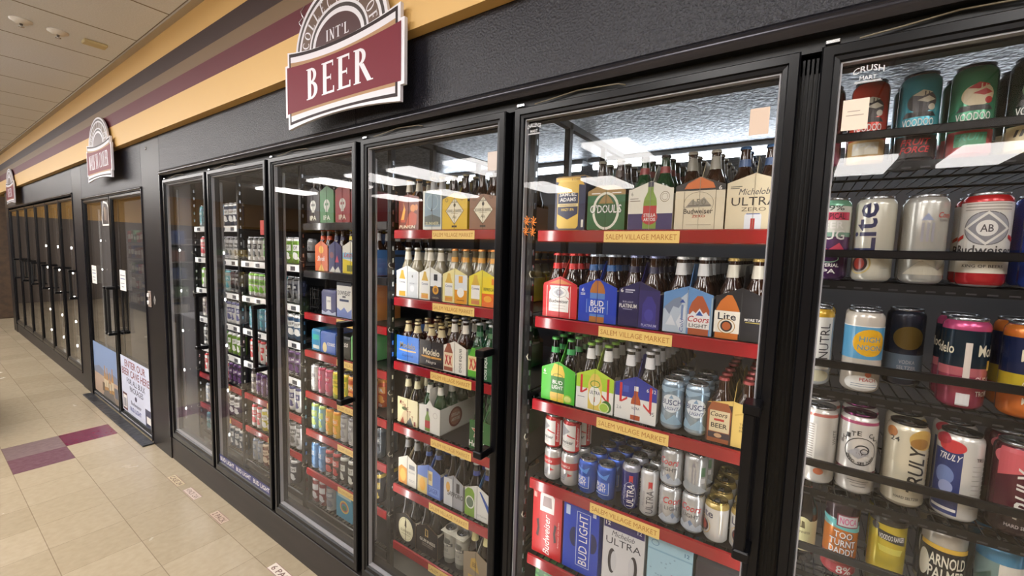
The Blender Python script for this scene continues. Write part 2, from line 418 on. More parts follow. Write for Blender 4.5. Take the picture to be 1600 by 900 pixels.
# trims above the doors (rolled metal strips) and around the openings
def strip(x0, x1, z0, z1, name='trim_2'):
    b = MB(); n = 8; rings = []
    for x in (x0, x1):
        rings.append([(x, -.014*math.sin(PI*k/n)+.002, z0+(z1-z0)*k/n) for k in range(n+1)])
    b.loft(rings, M_TRIM, closed=False, smooth=True); b.box(x0, x1, .002, .03, z0, z1, M_BLACK)
    struct(b, name)
strip(-3.835, -1.545, 2.107, 2.143); strip(-1.545, 1.6, 2.107, 2.143, 'trim_3'); strip(-6.1, -4.238, 2.035, 2.06, 'trim_4'); strip(-11.1, -6.51, 2.112, 2.14, 'trim_5')
for k, (x, z0, z1) in enumerate(((-3.829, .17, 2.13), (-4.243, .02, 2.05), (-6.096, .02, 2.05), (-6.515, .15, 2.13), (-11.095, .15, 2.13))):
    b = MB(); b.rbox(x-.006, x+.006, -.008, .01, z0, z1, M_TRIM, .003); struct(b, 'trim_%d' % (6+k))
# dark door surround behind the doors (mullions, head, sill)
b = MB(); b.box(-3.83, 1.6, .047, .075, 2.04, 2.12, M_BLACK); b.box(-3.83, 1.6, .047, .08, .165, .23, M_BLACK)
b.box(-3.83, 1.6, .03, .047, 2.079, 2.12, M_BLACK)
for i in range(8):
    x = XL(i)-.0175; b.box(x-.02, x+.02, .047, .07, .2, 2.1, M_BLACK)
    for dx in (-.012, -.004, .004, .012): b.box(x+dx-.0022, x+dx+.0022, .041, .047, .2, 2.07, M_FRAME)
struct(b, 'trim_11')
b = MB(); b.box(-11.1, -6.51, .047, .08, 2.03, 2.12, M_BLACK); b.box(-11.1, -6.51, .047, .08, .15, .2, M_BLACK)
for i in range(7): x = -11.09+.765*i; b.box(x-.02, x+.02, .04, .08, .15, 2.1, M_BLACK)
b.box(-6.1, -4.24, .06, .1, 1.99, 2.06, M_BLACK); b.box(-5.17, -5.13, .06, .1, .02, 2.03, M_BLACK)
struct(b, 'trim_12')
# inside of the coolers
M_EMB = bumpy((112, 118, 128), .34, 62, 1.0, .006, (196, 202, 210), metal=.5, detail=3)  # pale and dark mottling puts the embossed metal's sparkle into the colour
b = MB(); b.face([(-3.9, .05, 2.2), (1.7, .05, 2.2), (1.7, 2.0, 2.2), (-3.9, 2.0, 2.2)], M_EMB); struct(b, 'ceiling_cooler')
b = MB(); b.face([(-11.6, 2.0, 0), (1.7, 2.0, 0), (1.7, 2.0, 2.3), (-11.6, 2.0, 2.3)], mat((70, 70, 74), .5))
b.face([(1.7, .05, 0), (1.7, 2, 0), (1.7, 2, 2.3), (1.7, .05, 2.3)], mat((60, 60, 64), .5)); struct(b, 'wall_cooler_back')
b = MB(); b.face([(-11.5, .05, .02), (1.7, .05, .02), (1.7, 2, .02), (-11.5, 2, .02)], mat((120, 116, 108), .4)); struct(b, 'floor_cooler')
b = MB(); b.box(-4.05, -3.86, .051, 2.0, .02, 2.2, mat((84, 82, 84), .5)); b.box(-6.4, -6.2, .051, 2.0, .02, 2.3, mat((84, 82, 84), .5)); struct(b, 'wall_cooler_divider')
b = MB(); b.face([(-6.2, .05, 2.3), (-4.05, .05, 2.3), (-4.05, 2, 2.3), (-6.2, 2, 2.3)], mat((120, 118, 116), .5)); b.face([(-11.6, .05, 2.2), (-6.4, .05, 2.2), (-6.4, 2, 2.2), (-11.6, 2, 2.2)], mat((60, 60, 62), .5)); struct(b, 'ceiling_walk_in')
b = MB(); b.box(-11.1, -6.51, .55, .6, .02, 2.2, mat((66, 60, 58), .6)); struct(b, 'wall_cooler_liner')
# outer shell of the shop behind the viewer
M_WGOLD = bumpy((206, 160, 84), .6, 20, .05); M_WDARK = mat((104, 92, 82), .6)
b = MB()
b.box(XW, XE, YS-.1, YS, 0, 1.9, M_WDARK); b.box(XW, XE, YS-.1, YS, 1.9, ZC, M_WGOLD); struct(b, 'wall_south')
b = MB(); b.box(XW-.1, XW, YS, 2.2, 0, 2.15, M_WDARK); b.box(XW-.1, XW, YS, 2.2, 2.15, ZC, M_WGOLD); struct(b, 'wall_west')
b = MB(); b.box(XE, XE+.1, YS, 2.2, 0, 2.0, M_WDARK); b.box(XE, XE+.1, YS, 2.2, 2.0, ZC, M_WGOLD); struct(b, 'wall_east')
b = MB(); b.box(XW, -11.6, 1.9, 2.0, 0, ZC, M_WDARK); b.box(1.75, XE, 0, .1, 0, Z_SOF, M_WDARK); struct(b, 'wall_north')
b = MB(); b.rbox(-13.6, -13.15, -.05, .5, 0, ZC, bumpy((92, 72, 54), .6, 12, .1, .002, (74, 58, 46)), .01); struct(b, 'wall_pillar')

# ------------------------------------------------------------------ ceiling lights
def troffer(x, y, label):
    t = empty('ceiling_light', (x, y, ZC)); tag(t, label, 'ceiling light', 'recessed ceiling lights over the shop floor')
    m = MB(); 
    for a in ((-.31, .31, -.62, -.60), (-.31, .31, .60, .62), (-.31, -.29, -.60, .60), (.29, .31, -.60, .60)): m.box(a[0], a[1], a[2], a[3], -.010, -.001, (225, 224, 220))
    kid(m.build('frame', t), t)
    m = MB(); m.box(-.29, .29, -.60, .60, -.06, -.002, mat((255, 251, 248), .5, emit=LAMP_STRENGTH)); kid(m.build('diffuser', t), t)  # lens box dropped below the ceiling, glowing sides added to light the panels
    return t
# ------------------------------------------------------------------ signs
def sign(cx, name, label, words, y=-.075):
    m = MB(); z0 = 2.31
    def arcpts(a, b, zb, n, rev=False):
        pts = []
        t0 = math.asin(max(-1, min(1, (zb-2.462)/b)))
        for i in range(n+1):
            t = t0+(PI-2*t0)*i/n
            pts.append((a*math.cos(t), 2.462+b*math.sin(t)))
        return pts
    def topc(x, ends, mid, hw): return mid+(ends-mid)*(x/hw)**2
    def outline(k):   # k = inset from the outer rim
        w1, w2 = .388-k, .368-k
        N = 14
        up = [(w2*(1-2*i/N), 2.478-k*1.0-.035*(1-(1-2*i/N)**2)) for i in range(N+1)]
        bo = [(-w2*(1-2*i/N), 2.150+k*1.0+.024*(1-(1-2*i/N)**2)) for i in range(N+1)]
        return up, bo, w1, w2
    def banner(k):
        up, bo, w1, w2 = outline(k)
        zt, zb = 2.425-k, 2.205+k
        return [(w2, zt)]+up+[(-w2, zt), (-w1, zt), (-w1, zb), (-w2, zb)]+bo+[(w2, zb), (w1, zb), (w1, zt)]
    def halfdisc(a, b): return [(a*math.cos(PI*i/28), 2.44+b*math.sin(PI*i/28)) for i in range(29)]
    OFFW = (214, 212, 220); DK = (50, 40, 42); BR = (92, 70, 60); MR = (62, 24, 30); TN = (164, 132, 100)
    body = MB()
    sh = lambda P: [(x+cx, z) for x, z in P]
    wm = mat(OFFW, .4)
    body.prism(sh(halfdisc(.302, .232)), y, y+.012, wm); body.prism(sh(banner(0)), y-.001, y+.012, wm)
    def M(u, v, k): return (cx+u, y-.001-k, v)
    def M0(u, v, k): return (cx+u, y-k, v)
    o = []
    for a, b_, c in ((.287, .218, DK), (.272, .204, OFFW), (.258, .190, BR), (.195, .146, OFFW), (.184, .135, DK), (.170, .121, OFFW), (.152, .103, MR)):
        o.append(('P', halfdisc(a, b_), c))
    art(body, o, M0, eps=.0002)
    # lettering round the arch
    wd = "COLLECTION OF"; 
    for i, ch in enumerate(wd if words[0] else ''):
        t = PI*(1-(i+.9)/(len(wd)+.8)); P, a = serif(ch)
        ca, sa = math.cos(t-PI/2), math.sin(t-PI/2); s_ = .047
        for q in P:
            pts = []
            for px, py in q:
                lx = (px-a/2)*s_*.85; ly = (py-.5)*s_
                R_ = .225; Rz = .166
                pts.append((R_*math.cos(t)+lx*ca-ly*sa, 2.44+Rz*math.sin(t)+lx*sa+ly*ca))
            art(body, [('P', pts, OFFW)], M0, eps=.0009)
    if words[1]: art(body, [('T', words[1], 0, 2.475, .15, .042, OFFW, 's')], M0, eps=.0009)
    N = 14; w2 = .352
    def band(z_e, z_m, z_e2, z_m2, hw, n=16):
        q = []
        for i in range(n):
            x0, x1 = hw*(2*i/n-1), hw*(2*(i+1)/n-1); g = lambda x, e, mm: mm+(e-mm)*(x/hw)**2
            q.append([(x0, g(x0, z_e, z_m)), (x1, g(x1, z_e, z_m)), (x1, g(x1, z_e2, z_m2)), (x0, g(x0, z_e2, z_m2))])
        return q
    def bandart(col, off, *a):
        for p in band(*a): body.face([(cx+x, y-.001-off, z) for x, z in p], mat(col, .5, 0, 0, 0, .12))
    bandart(DK, .0004, 2.469, 2.443, 2.168, 2.182, .354)
    bandart(OFFW, .0007, 2.453, 2.430, 2.181, 2.192, .342)
    bandart(TN, .0009, 2.430, 2.406, 2.205, 2.211, .342)
    bandart((112, 42, 54), .0011, 2.415, 2.397, 2.217, 2.221, .372)
    art(body, [('T', words[2], words[4], 2.314, words[3], .124, OFFW, 's')], M, eps=.0014)
    root = body.build(name)
    tag(root, label, 'hanging sign', 'shaped signs along the soffit')
    # stand-off pegs to the soffit
    for sx in (-.2, .2):
        p = MB(); p.tube([(cx+sx, y+.012, 2.5), (cx+sx, -.045, 2.5)], .006, M_SILVER); kid(p.build('peg', root), root)
    return root
sign(-1.555, 'aisle_sign', 'large maroon and white arched sign reading BEER', (1, "INT'L", 'BEER', .44, 0))
sign(-5.03, 'aisle_sign', 'arched maroon sign reading WALK IN COOLER', (1, '', 'WALK IN COOLER', .60, 0))
sign(-10.06, 'aisle_sign', 'farthest small maroon arched sign at the soffit end', (1, '', 'BEER', .4, 0))
b = MB(); b.tube([(-1.83, -.048, 2.66), (-1.85, -.055, 2.64), (-1.825, -.055, 2.60)], .002, M_SILVER); b.tube([(-1.84, -.048, 2.62), (-1.865, -.055, 2.60), (-1.84, -.055, 2.57)], .002, M_SILVER)
tag(b.build('sign_hanger'), 'thin wire hanger loop beside the BEER sign', 'hanger')

# ------------------------------------------------------------------ cooler doors
def frame_ring(m, x0, x1, z0, z1, prof, material, bot=None):
    rings = []
    for o, y in prof:
        ob = o if bot is None else o*bot
        rings.append([(x0+o, y, z0+ob), (x1-o, y, z0+ob), (x1-o, y, z1-o), (x0+o, y, z1-o)])
    m.loft(rings, material)
PROF = [(0, .044), (0, .004), (.003, 0), (.020, 0), (.0225, .005), (.031, .006), (.033, .012), (.033, .044), (0, .044)]
DOORP = {0: 'sixth cooler door from right', 1: 'fifth cooler door from right', 2: 'fourth cooler door from right', 3: 'third cooler door from right', 4: 'second cooler door from right', 5: 'rightmost cooler door'}
def glass_door(x, w, z0, z1, label, handle='r', group='glass doors of the beer cooler', detailed=True, bot=1.9, hz=(.965, 1.325), hw=1.0):
    t = empty('glass_door', (x, 0, z0)); tag(t, label, 'cooler door', group)
    h = z1-z0
    m = MB(); frame_ring(m, 0, w, 0, h, PROF, M_FRAME, bot); kid(m.build('frame', t), t)
    m = MB(); o = .032; m.box(o, w-o, .012, .030, o*bot, h-o, PANE); kid(m.build('glass_pane', t), t)
    if detailed:
        m = MB(); frame_ring(m, 0, w, 0, h, [(.0335, .013), (.0365, .013), (.0365, .029), (.0335, .029), (.0335, .013)], M_GASKET, bot*.98); kid(m.build('spacer', t), t)
    for side in handle:
        hx = w-.036 if side == 'r' else .036
        hd = empty('handle'); kid(hd, t)
        m = MB(); a, c = hz[0]-z0, hz[1]-z0; s = 1 if side == 'r' else -1
        m.rbox(hx-.013*hw, hx+.010*hw, -.058, -.038, a+.002, c-.002, M_BLACK if not detailed else M_FRAME, .003); kid(m.build('grip', hd), hd)
        for zz in (a, c-.024):
            m = MB(); m.rbox(hx-.015*hw, hx+.020*hw, -.062, .0, zz, zz+.024, M_FRAME, .003); kid(m.build('bracket', hd), hd)
    if detailed:
        m = MB(); m.rbox(.004, .03, .006, .03, h+.004, h+.014, M_SILVER, .002)
        kid(m.build('hinge', t), t)
        m = MB(); m.tube([(.06, .02, h+.01), (.12, .022, h+.016), (.2, .02, h+.024), (.32, .018, h+.018), (.34, .02, h+.012)], .0018, mat((120, 110, 90), .5)); kid(m.build('heater_wire', t), t)
    return t
for i in range(6): glass_door(XL(i), .7242, DZ0, DZ1, 'tall black framed glass door, '+DOORP[i])
ORD = ['first', 'second', 'third', 'fourth', 'fifth', 'sixth', 'seventh', 'eighth', 'ninth', 'tenth', 'eleventh', 'twelfth', 'thirteenth', 'fourteenth', 'fifteenth']
for i in range(6):
    glass_door(-11.08+.765*i, .735, .165, 2.09, 'narrow looking far cooler door, %s from the aisle end' % ORD[i], group='glass doors of the far cooler', detailed=False, hz=(.98, 1.3))
dl = glass_door(-6.085, .925, .02, 2.03, 'left walk-in cooler door with the beach poster', group='walk-in cooler doors', detailed=False, bot=1.3, hz=(.78, 1.22), hw=1.3)
dr = glass_door(-5.14, .89, .02, 2.03, 'right walk-in cooler door with the ENTER OUR BEER CAVE poster', 'l', group='walk-in cooler doors', detailed=False, bot=1.3, hz=(.78, 1.22), hw=1.3)
b = MB(); b.rbox(-6.15, -4.22, -.075, .0, 0.0006, .012, bumpy((60, 60, 64), .35, 14, .8, .01, metal=.5), .004); tag(b.build('threshold_strip'), 'dull grey metal threshold strip under the walk-in doors', 'threshold')

# things stuck on the glass and panels
def sheet(x0, x1, z0, z1, name, label, cat, ops, base=WHITE, y=.0105, th=.0006, group=None):
    m = MB(); m.box(x0, x1, y-th, y, z0, z1, mat(base, .5)); art(m, ops, lambda u, v, k: (x0+u, y-th-k, z0+v), eps=.0002)
    return tag(m.build(name), label, cat, group)
P_W, P_H = .94, .52
ops = [('R', 0, 0, P_W, P_H, (126, 150, 190)), ('P', [(0, 0), (P_W, 0), (P_W, .24), (0, .26)], (186, 160, 140)), ('P', [(0, .25), (.2, .29), (.45, .25), (.7, .28), (P_W, .25), (P_W, .2), (0, .2)], (120, 128, 150)),
       ('P', [(.3, 0), (.75, 0), (.62, .17), (.45, .17)], (112, 104, 100)), ('P', [(.75, 0), (P_W, 0), (P_W, .08), (.66, .17)], (140, 122, 106))]
for k, x in enumerate((.40, .48, .57, .66)): ops += bottle_art(x, .07+.01*(k % 2), .25-.02*(k % 3), (176, 130, 70), (206, 190, 160))
ops += [('R', .3, .05, .38, .14, (110, 90, 70)), ('R', .73, .06, .83, .16, (90, 96, 110))]
sheet(-6.055, -5.175, .07, .59, 'poster', 'blue and sand beach poster with beer bottles on the glass', 'poster', [tuple(o) for o in ops], (150, 170, 200))
MAR = (120, 30, 40); DB = (42, 44, 78)
sheet(-5.09, -4.29, .09, .60, 'poster', 'white poster reading ENTER OUR BEER CAVE HERE FOR ALL BULK PACKAGES', 'poster', [
    ('T', 'ENTER OUR', .40, .455, .56, .065, MAR, 'b'), ('T', 'BEER CAVE HERE', .40, .375, .74, .065, MAR, 'b'), ('T', 'FOR ALL BULK', .41, .30, .50, .05, DB, 'b'), ('T', 'PACKAGES', .42, .235, .36, .05, DB, 'b'),
    ('R', .02, .01, .15, .17, (90, 40, 50)), ('R', .035, .03, .135, .15, WHITE), ('R', .05, .04, .12, .12, (150, 150, 160)), ('R', .64, .0, .80, .15, (36, 44, 76)), ('R', .67, .03, .77, .09, WHITE), ('E', .40, .17, .03, .022, (80, 80, 110)), ('T', 'Budweiser', .40, .115, .28, .035, (70, 70, 100)), ('T', 'BUD LIGHT', .38, .055, .3, .04, (60, 80, 150), 'b')], (206, 212, 232))
for x, lb in ((-5.93, 'white paper notice taped on the left walk-in door'), (-5.0+.02, 'white paper notice taped on the right walk-in door')):
    sheet(x, x+.17, 1.20, 1.38, 'paper_notice', lb, 'notice', [('R', .02, .13, .15, .137, (90, 90, 110)), ('R', .02, .10, .15, .107, (60, 80, 150)), ('R', .02, .06, .13, .066, (90, 90, 110)), ('R', .05, .03, .12, .037, (90, 90, 110))])
sheet(-5.46, -5.22, 1.77, 2.0, 'sticker', 'dark bottle picture sticker with white edge, left walk-in door', 'sticker', [('P', [(.0, .06), (.03, .0), (.24, .0), (.24, .17), (.2, .21), (.08, .23)], WHITE), ('P', [(.02, .07), (.04, .015), (.225, .015), (.225, .16), (.19, .195), (.085, .21)], (50, 44, 44)),
      ('R', .1, .05, .14, .17, (150, 130, 110)), ('R', .155, .04, .19, .15, (110, 96, 90))], (60, 54, 54))
b = MB(); b.rbox(-4.185, -4.125, -.008, .0, 1.13, 1.255, mat((176, 160, 152), .35, .3), .003)
sw = tag(b.build('switch_plate'), 'small beige metal switch plate on the black panel', 'switch plate')
for z in (1.222, 1.165):
    m = MB(); m.rbox(-4.172, -4.138, -.018, -.008, z-.016, z+.016, mat((225, 222, 220), .3), .004); kid(m.build('switch', sw), sw)
b = MB(); b.prism([(-4.075, 1.19), (-4.056, 1.225), (-4.037, 1.19), (-4.056, 1.155)], -.002, 0, mat((196, 194, 190), .3, .4)); art(b, [('E', -4.056, 1.19, .009, .018, (110, 110, 112))], lambda u, v, k: (u, -.002-k, v)); tag(b.build('badge'), 'silver diamond badge beside the switch plate', 'badge')
b = MB(); b.lathe([(0, 0), (.012, 0), (.012, .003)], M_SILVER, 12); o = b.build('screw_cap', loc=(-4.10, 0, 2.33)); o.rotation_euler = (PI/2, 0, 0); tag(o, 'round screw cap high on the black panel', 'screw cap')
sheet(XL(4)+.637, XL(4)+.675, 1.917, 1.975, 'sticker', 'beige blank sticker high on the second cooler door from right', 'sticker', [], (206, 184, 166))
sheet(XL(3)+.652, XL(3)+.69, 1.90, 1.96, 'sticker', 'beige sticker on the third cooler door from right', 'sticker', [], (196, 184, 176))
sheet(.045, .086, 1.905, 1.965, 'sticker', 'cream handwritten sticker on the rightmost door', 'sticker', [('R', .008, .036, .028, .0375, (150, 140, 130)), ('R', .006, .028, .034, .0295, (150, 140, 130))], (222, 206, 190))
def decal(x, z, label, txt):
    m = MB(); c = (196, 198, 202)
    art(m, [('T', txt, 0, .012, .048, .012, c, 'b', .006), ('T', 'MART', 0, .0, .026, .008, c, 'b'), ('R', -.02, -.008, .02, -.006, c)], lambda u, v, k: (x+u, .0112-k, z+v))
    m.box(x-.022, x+.022, .0113, .0119, z-.0095, z-.0085, mat(c, .4))
    tag(m.build('glass_decal'), label, 'decal', 'small white decals in the top corners of the glass')
decal(XL(4)+.066, 2.004, 'white arched decal, second cooler door from right', 'CHALLENGE')
decal(XL(5)+.078, 2.004, 'white arched decal, rightmost cooler door', 'CRUSH')
# blue beer strip along the foot of one door
m = MB(); x0, x1 = XL(1)+.034, XL(1)+.69
m.box(x0, x1, .0098, .0108, .245, .29, mat((38, 44, 104), .4))
art(m, [('T', 'BUD LIGHT', x0+.11+.22*k, .2675, .19, .026, WHITE, 'b') for k in range(3)], lambda u, v, k: (u, .0098-k, v), eps=.0002)
tag(m.build('glass_strip'), 'navy strip with white words repeated three times on the glass', 'sticker strip')
# orange lizard-like magnet cluster on the second door: a spray of small curled arms
m = MB()
for gx, gz in ((-.704, 1.737), (-.680, 1.735), (-.706, 1.706), (-.682, 1.704)):
    for k in range(7):
        a = 2*PI*k/7+.3; m.tube([(gx, .0085, gz), (gx+.006*math.cos(a), .006, gz+.008*math.sin(a)), (gx+.011*math.cos(a+.5), .008, gz+.015*math.sin(a+.4))], .0016, mat((222, 132, 50), .35), 6)
tag(m.build('orange_hook_cluster'), 'orange spiky sticker cluster on the glass beside the shelf', 'sticker')
# floor tape labels
for k, (xa, ya, ln, tx, c, lb) in enumerate(((-3.54, -.118, .19, 'CASE 24', (206, 190, 158), 'worn beige floor label, farthest of the four'), (-3.27, -.112, .18, '4 PACK CAN', (214, 196, 184), 'pale floor label reading PACK CAN, second farthest'),
        (-2.85, -.112, .16, '2 PACK', (200, 178, 158), 'small worn floor label with a dark corner, third farthest'), (-2.13, -.118, .22, '6 PACK', (228, 216, 204), 'white floor label reading 6 PACK, nearest'))):
    m = MB(); m.box(xa, xa+ln, ya, ya+.05, .0006, .0014, mat(c, .5))
    art(m, [('T', tx, ln/2, .025, ln*.86, .03, (118, 88, 80), 'b'), ('R', 0, 0, ln, .003, (140, 100, 96)), ('R', 0, .047, ln, .05, (140, 100, 96))], lambda u, v, q: (xa+u, ya+v, .0014+q), eps=.0002)
    tag(m.build('floor_label', rz=0), lb, 'floor label', 'tape labels on the floor by the cooler')
# smoke detectors and a vent on the ceiling
for k, (x, y, lb) in enumerate(((-4.15, -.575, 'white ceiling sprinkler head, farther from the wall'), (-4.152, -.415, 'white ceiling sprinkler head, nearer to the wall'))):
    t = empty('sprinkler', (x, y, ZC)); tag(t, lb, 'sprinkler', 'sprinkler heads in the ceiling')
    m = MB(); m.lathe([(0, -.022), (.03, -.022), (.034, -.016), (.052, -.006), (.052, -.0005), (0, -.0005)], mat((228, 224, 218), .4), 20); kid(m.build('escutcheon', t), t)
    m = MB(); m.lathe([(0, -.042), (.014, -.042), (.014, -.038), (.006, -.036), (.008, -.022), (0, -.022)], M_SILVER, 12); kid(m.build('deflector', t), t)
m = MB(); m.rbox(-4.19, -4.11, -.30, -.18, ZC-.02, ZC-.001, mat((206, 190, 146), .5), .004)
tag(m.build('ceiling_bracket'), 'yellowed rectangular plate on the ceiling near the soffit', 'ceiling plate')

# ------------------------------------------------------------------ shelving inside the cooler
YF = .19
def shelf(i, z, strip_kind, label, x0=None, x1=None, back=.95):
    x0 = XL(i)-.014 if x0 is None else x0; x1 = XL(i)+.692 if x1 is None else x1
    t = empty('cooler_shelf', (x0, YF, z)); tag(t, label, 'shelf', 'shelves inside the beer cooler')
    w = x1-x0
    m = MB(); m.box(0, w, .004, .012, -.024, -.004, M_WIRE)
    n = int(w/.028)
    for k in range(n+1): m.box(w*k/n-.002 if k else 0, w*k/n+.002, .004, back-YF, -.010, -.005, M_WIRE)
    for yy in (.2, .45, .74): m.box(0, w, yy, yy+.008, -.018, -.010, M_WIRE)
    m.box(0, w, .03, back-YF, -.0055, -.0045, mat((34, 33, 34), .35))
    kid(m.build('deck', t), t)
    if strip_kind:
        m = MB(); base = {'red': (126, 18, 26), 'white': (224, 224, 222), 'black': (26, 26, 28)}[strip_kind]
        pm = mat(base, .22, 0, .4)
        m.loft([[(0, .003, -.041), (0, -.003, -.038), (0, -.002, -.003), (0, .004, 0)], [(w, .003, -.041), (w, -.003, -.038), (w, -.002, -.003), (w, .004, 0)]], pm, cap=True)
        kid(m.build('price_channel', t), t)
        if strip_kind == 'red':
            a = .252+random.uniform(-.012, .004) if i >= 3 else .31; L_ = .23
            s = MB(); s.box(a, a+L_, -.0042, -.0032, -.040, -.0055, mat((206, 176, 104), .4))
            art(s, [('T', 'SALEM VILLAGE MARKET', L_/2, .017, L_*.94, .0165, (146, 92, 24))], lambda u, v, k: (a+u, -.0042-k, -.040+v), eps=.0002)
            o = kid(s.build('store_tag', t), t); o['label'] = 'yellow tag with brown capital letters'
        if strip_kind == 'white':
            for q in range(5):
                s = MB(); s.box(.06+q*.14, .11+q*.14, -.0042, -.003, -.034, -.010, mat((60, 60, 66), .5)); kid(s.build('price_ticket', t), t)
    return t
ROWS = {4: [1.72, 1.415, 1.112, .812, .515, .225], 3: [1.725, 1.42, 1.12, .822, .525, .235],
        2: [1.765, 1.505, 1.27, 1.055, .815, .592, .355, .15], 1: [1.53, 1.30, 1.08, .86, .64, .41, .17], 0: [1.76, 1.53, 1.30, 1.08, .86, .64, .40, .17]}
for i in ROWS:
    for k, z in enumerate(ROWS[i]):
        kind = 'red' if i >= 3 or (i == 2 and k >= 2) or (i in (0, 1) and k >= (4 if i == 1 else 5)) else ('black' if i == 2 else 'white')
        if i == 2 and k == 7: kind = 'black'
        if i in (0, 1) and z < .2: kind = 'black'
        shelf(i, z, kind, '%s edged shelf, %s from top, %s' % (kind, ORD[k], DOORP[i].replace('cooler ', '')))
# the gravity racks of the rightmost bay: wire floor and a black front rail
R6 = [1.855, 1.598, 1.343, 1.10, .888, .66, .42]
for k, z in enumerate(R6):
    x0 = XL(5)+.004; t = empty('gravity_rack', (x0, .12, z)); tag(t, 'black wire can rack, %s from top, rightmost door' % ORD[k], 'rack', 'can racks behind the rightmost door'); w = .70
    m = MB()
    for yy in (.0, .05, .2, .4): m.tube([(0, yy, -.006), (w, yy, -.006)], .003, M_WIRE, 6)
    for q in range(30): m.tube([(w*q/29, .0, -.003), (w*q/29, .55, -.003)], .0015, M_WIRE, 5)
    m.box(0, w, -.004, 0, -.02, -.001, M_WIRE)
    for q in range(24): m.box(w*(q+.2)/24, w*(q+.7)/24, -.0055, -.004, -.016, -.013, mat((60, 60, 64), .35, .4))
    kid(m.build('wire_deck', t), t)
    m = MB(); m.rbox(0, w, -.004, .006, .052, .070, M_FRAME, .002); kid(m.build('front_rail', t), t)
# uprights between bays
def upright(x, label, full=True):
    t = empty('shelf_upright', (x, .2, 0)); tag(t, label, 'shelf upright', 'black uprights between the shelf bays')
    for yy in ((0, .26, .62) if full else (0, .62)):
        m = MB(); m.box(-.012, .012, yy-.012, yy+.012, .021, 2.16, M_DARKMETAL)
        for k in range(34): m.box(-.004, .004, yy-.0135, yy-.012, .2+k*.055, .22+k*.055, M_BLACK)
        if yy == 0:
            for k in range(34): m.box(.012, .0135, -.004, .004, .2+k*.055, .22+k*.055, M_SILVER)
        kid(m.build('post', t), t)
    m = MB(); m.box(-.012, .012, -.012, .85, 2.135, 2.16, M_DARKMETAL)
    kid(m.build('side_beam', t), t)
    for z in (.5, 1.1, 1.6):
        m = MB(); m.box(-.004, .004, 0, .62, z, z+.012, M_DARKMETAL); kid(m.build('side_beam', t), t)
    for z in (.35, .65, .95, 1.25, 1.55):
        m = MB(); m.tube([(.012, .0, z), (.016, -.02, z+.004), (.016, -.028, z+.016), (.014, -.018, z+.024)], .0018, mat((150, 146, 130), .35), 6); kid(m.build('hook', t), t)
    return t
for i in range(0, 6): upright(XL(i)-(.050 if i < 5 else .024), 'slotted black shelf upright left of %s' % (DOORP[i] if i < 6 else 'the cooler end'), i > 2)
# LED strips on the mullions
def led(x, z0, z1, label, power=LED_POWER, dots=True, y=.078, big=1):
    t = empty('led_strip', (x, y, z0)); tag(t, label, 'light strip', 'LED strips inside the cooler')
    m = MB(); h = z1-z0; m.rbox(-.012, .012, 0, .012, 0, h, mat((170, 172, 176), .3, .3), .003); kid(m.build('housing', t), t)
    n = int(h/.3) if dots else 0
    em = mat((255, 252, 244), .4, emit=30)
    for q in range(n):
        z = .08+q*.3; m = MB(); m.box(.012, .0155, .003, .003+.006*big, z-.007*big, z+.007*big, em); kid(m.build('diode', t), t)
    ld = bpy.data.lights.new('led', 'AREA'); ld.shape = 'RECTANGLE'; ld.size = .02; ld.size_y = h; ld.energy = power; ld.color = (1, .97, .93)
    lo = bpy.data.objects.new('led_light', ld); COL.objects.link(lo); lo.parent = t; lo.location = (0, .014, h/2); lo.rotation_euler = (PI/2, 0, 0)
    return t
for i in range(7): led(XL(i)-.0175 if i else XL(0)+.0, .30, 2.02, 'upright LED strip beside %s' % (DOORP[i] if i < 6 else 'the cooler end'), dots=i < 2)
for i, (x, pw) in enumerate(((-6.56, 7), (-7.29, 5), (-8.05, 3), (-8.82, 2))): led(x, .25, 2.0, 'bright LED strip, %s in the far cooler' % ORD[i], pw, y=.085, big=2)
led(-6.03, .35, 1.95, 'LED strip with dots inside the left walk-in door', 6, y=.10)
# tubes on the cooler ceiling
for k, (a, c) in enumerate(((-2.3, -1.12), (-1.09, .3), (.33, 1.6))):
    t = empty('cooler_tube_light', (a, 1.28, 2.12)); tag(t, 'long white tube light high in the cooler, %s from left' % ORD[k], 'tube light', 'tube lights on the cooler ceiling')
    m = MB(); m.rbox(0, c-a, -.03, .05, .055, .078, mat((190, 192, 196), .4), .004); kid(m.build('housing', t), t)
    m = MB(); m.tube([(.03, .0, .035), (c-a-.03, .0, .035)], .018, mat((240, 248, 255), .4, emit=TUBE_STRENGTH), 10); kid(m.build('tube', t), t)

t = empty('added_walk_in_tube', (-5.9, .55, 2.2)); tag(t, 'added unseen tube light brightening the walk-in cooler', 'tube light')  # unseen tube added to brighten the cases in the walk-in
m = MB(); m.rbox(0, 1.5, -.03, .05, .055, .078, mat((190, 192, 196), .4), .004); kid(m.build('housing', t), t)
m = MB(); m.tube([(.03, .0, .035), (1.47, .0, .035)], .018, mat((250, 244, 232), .4, emit=60), 10); kid(m.build('tube', t), t)

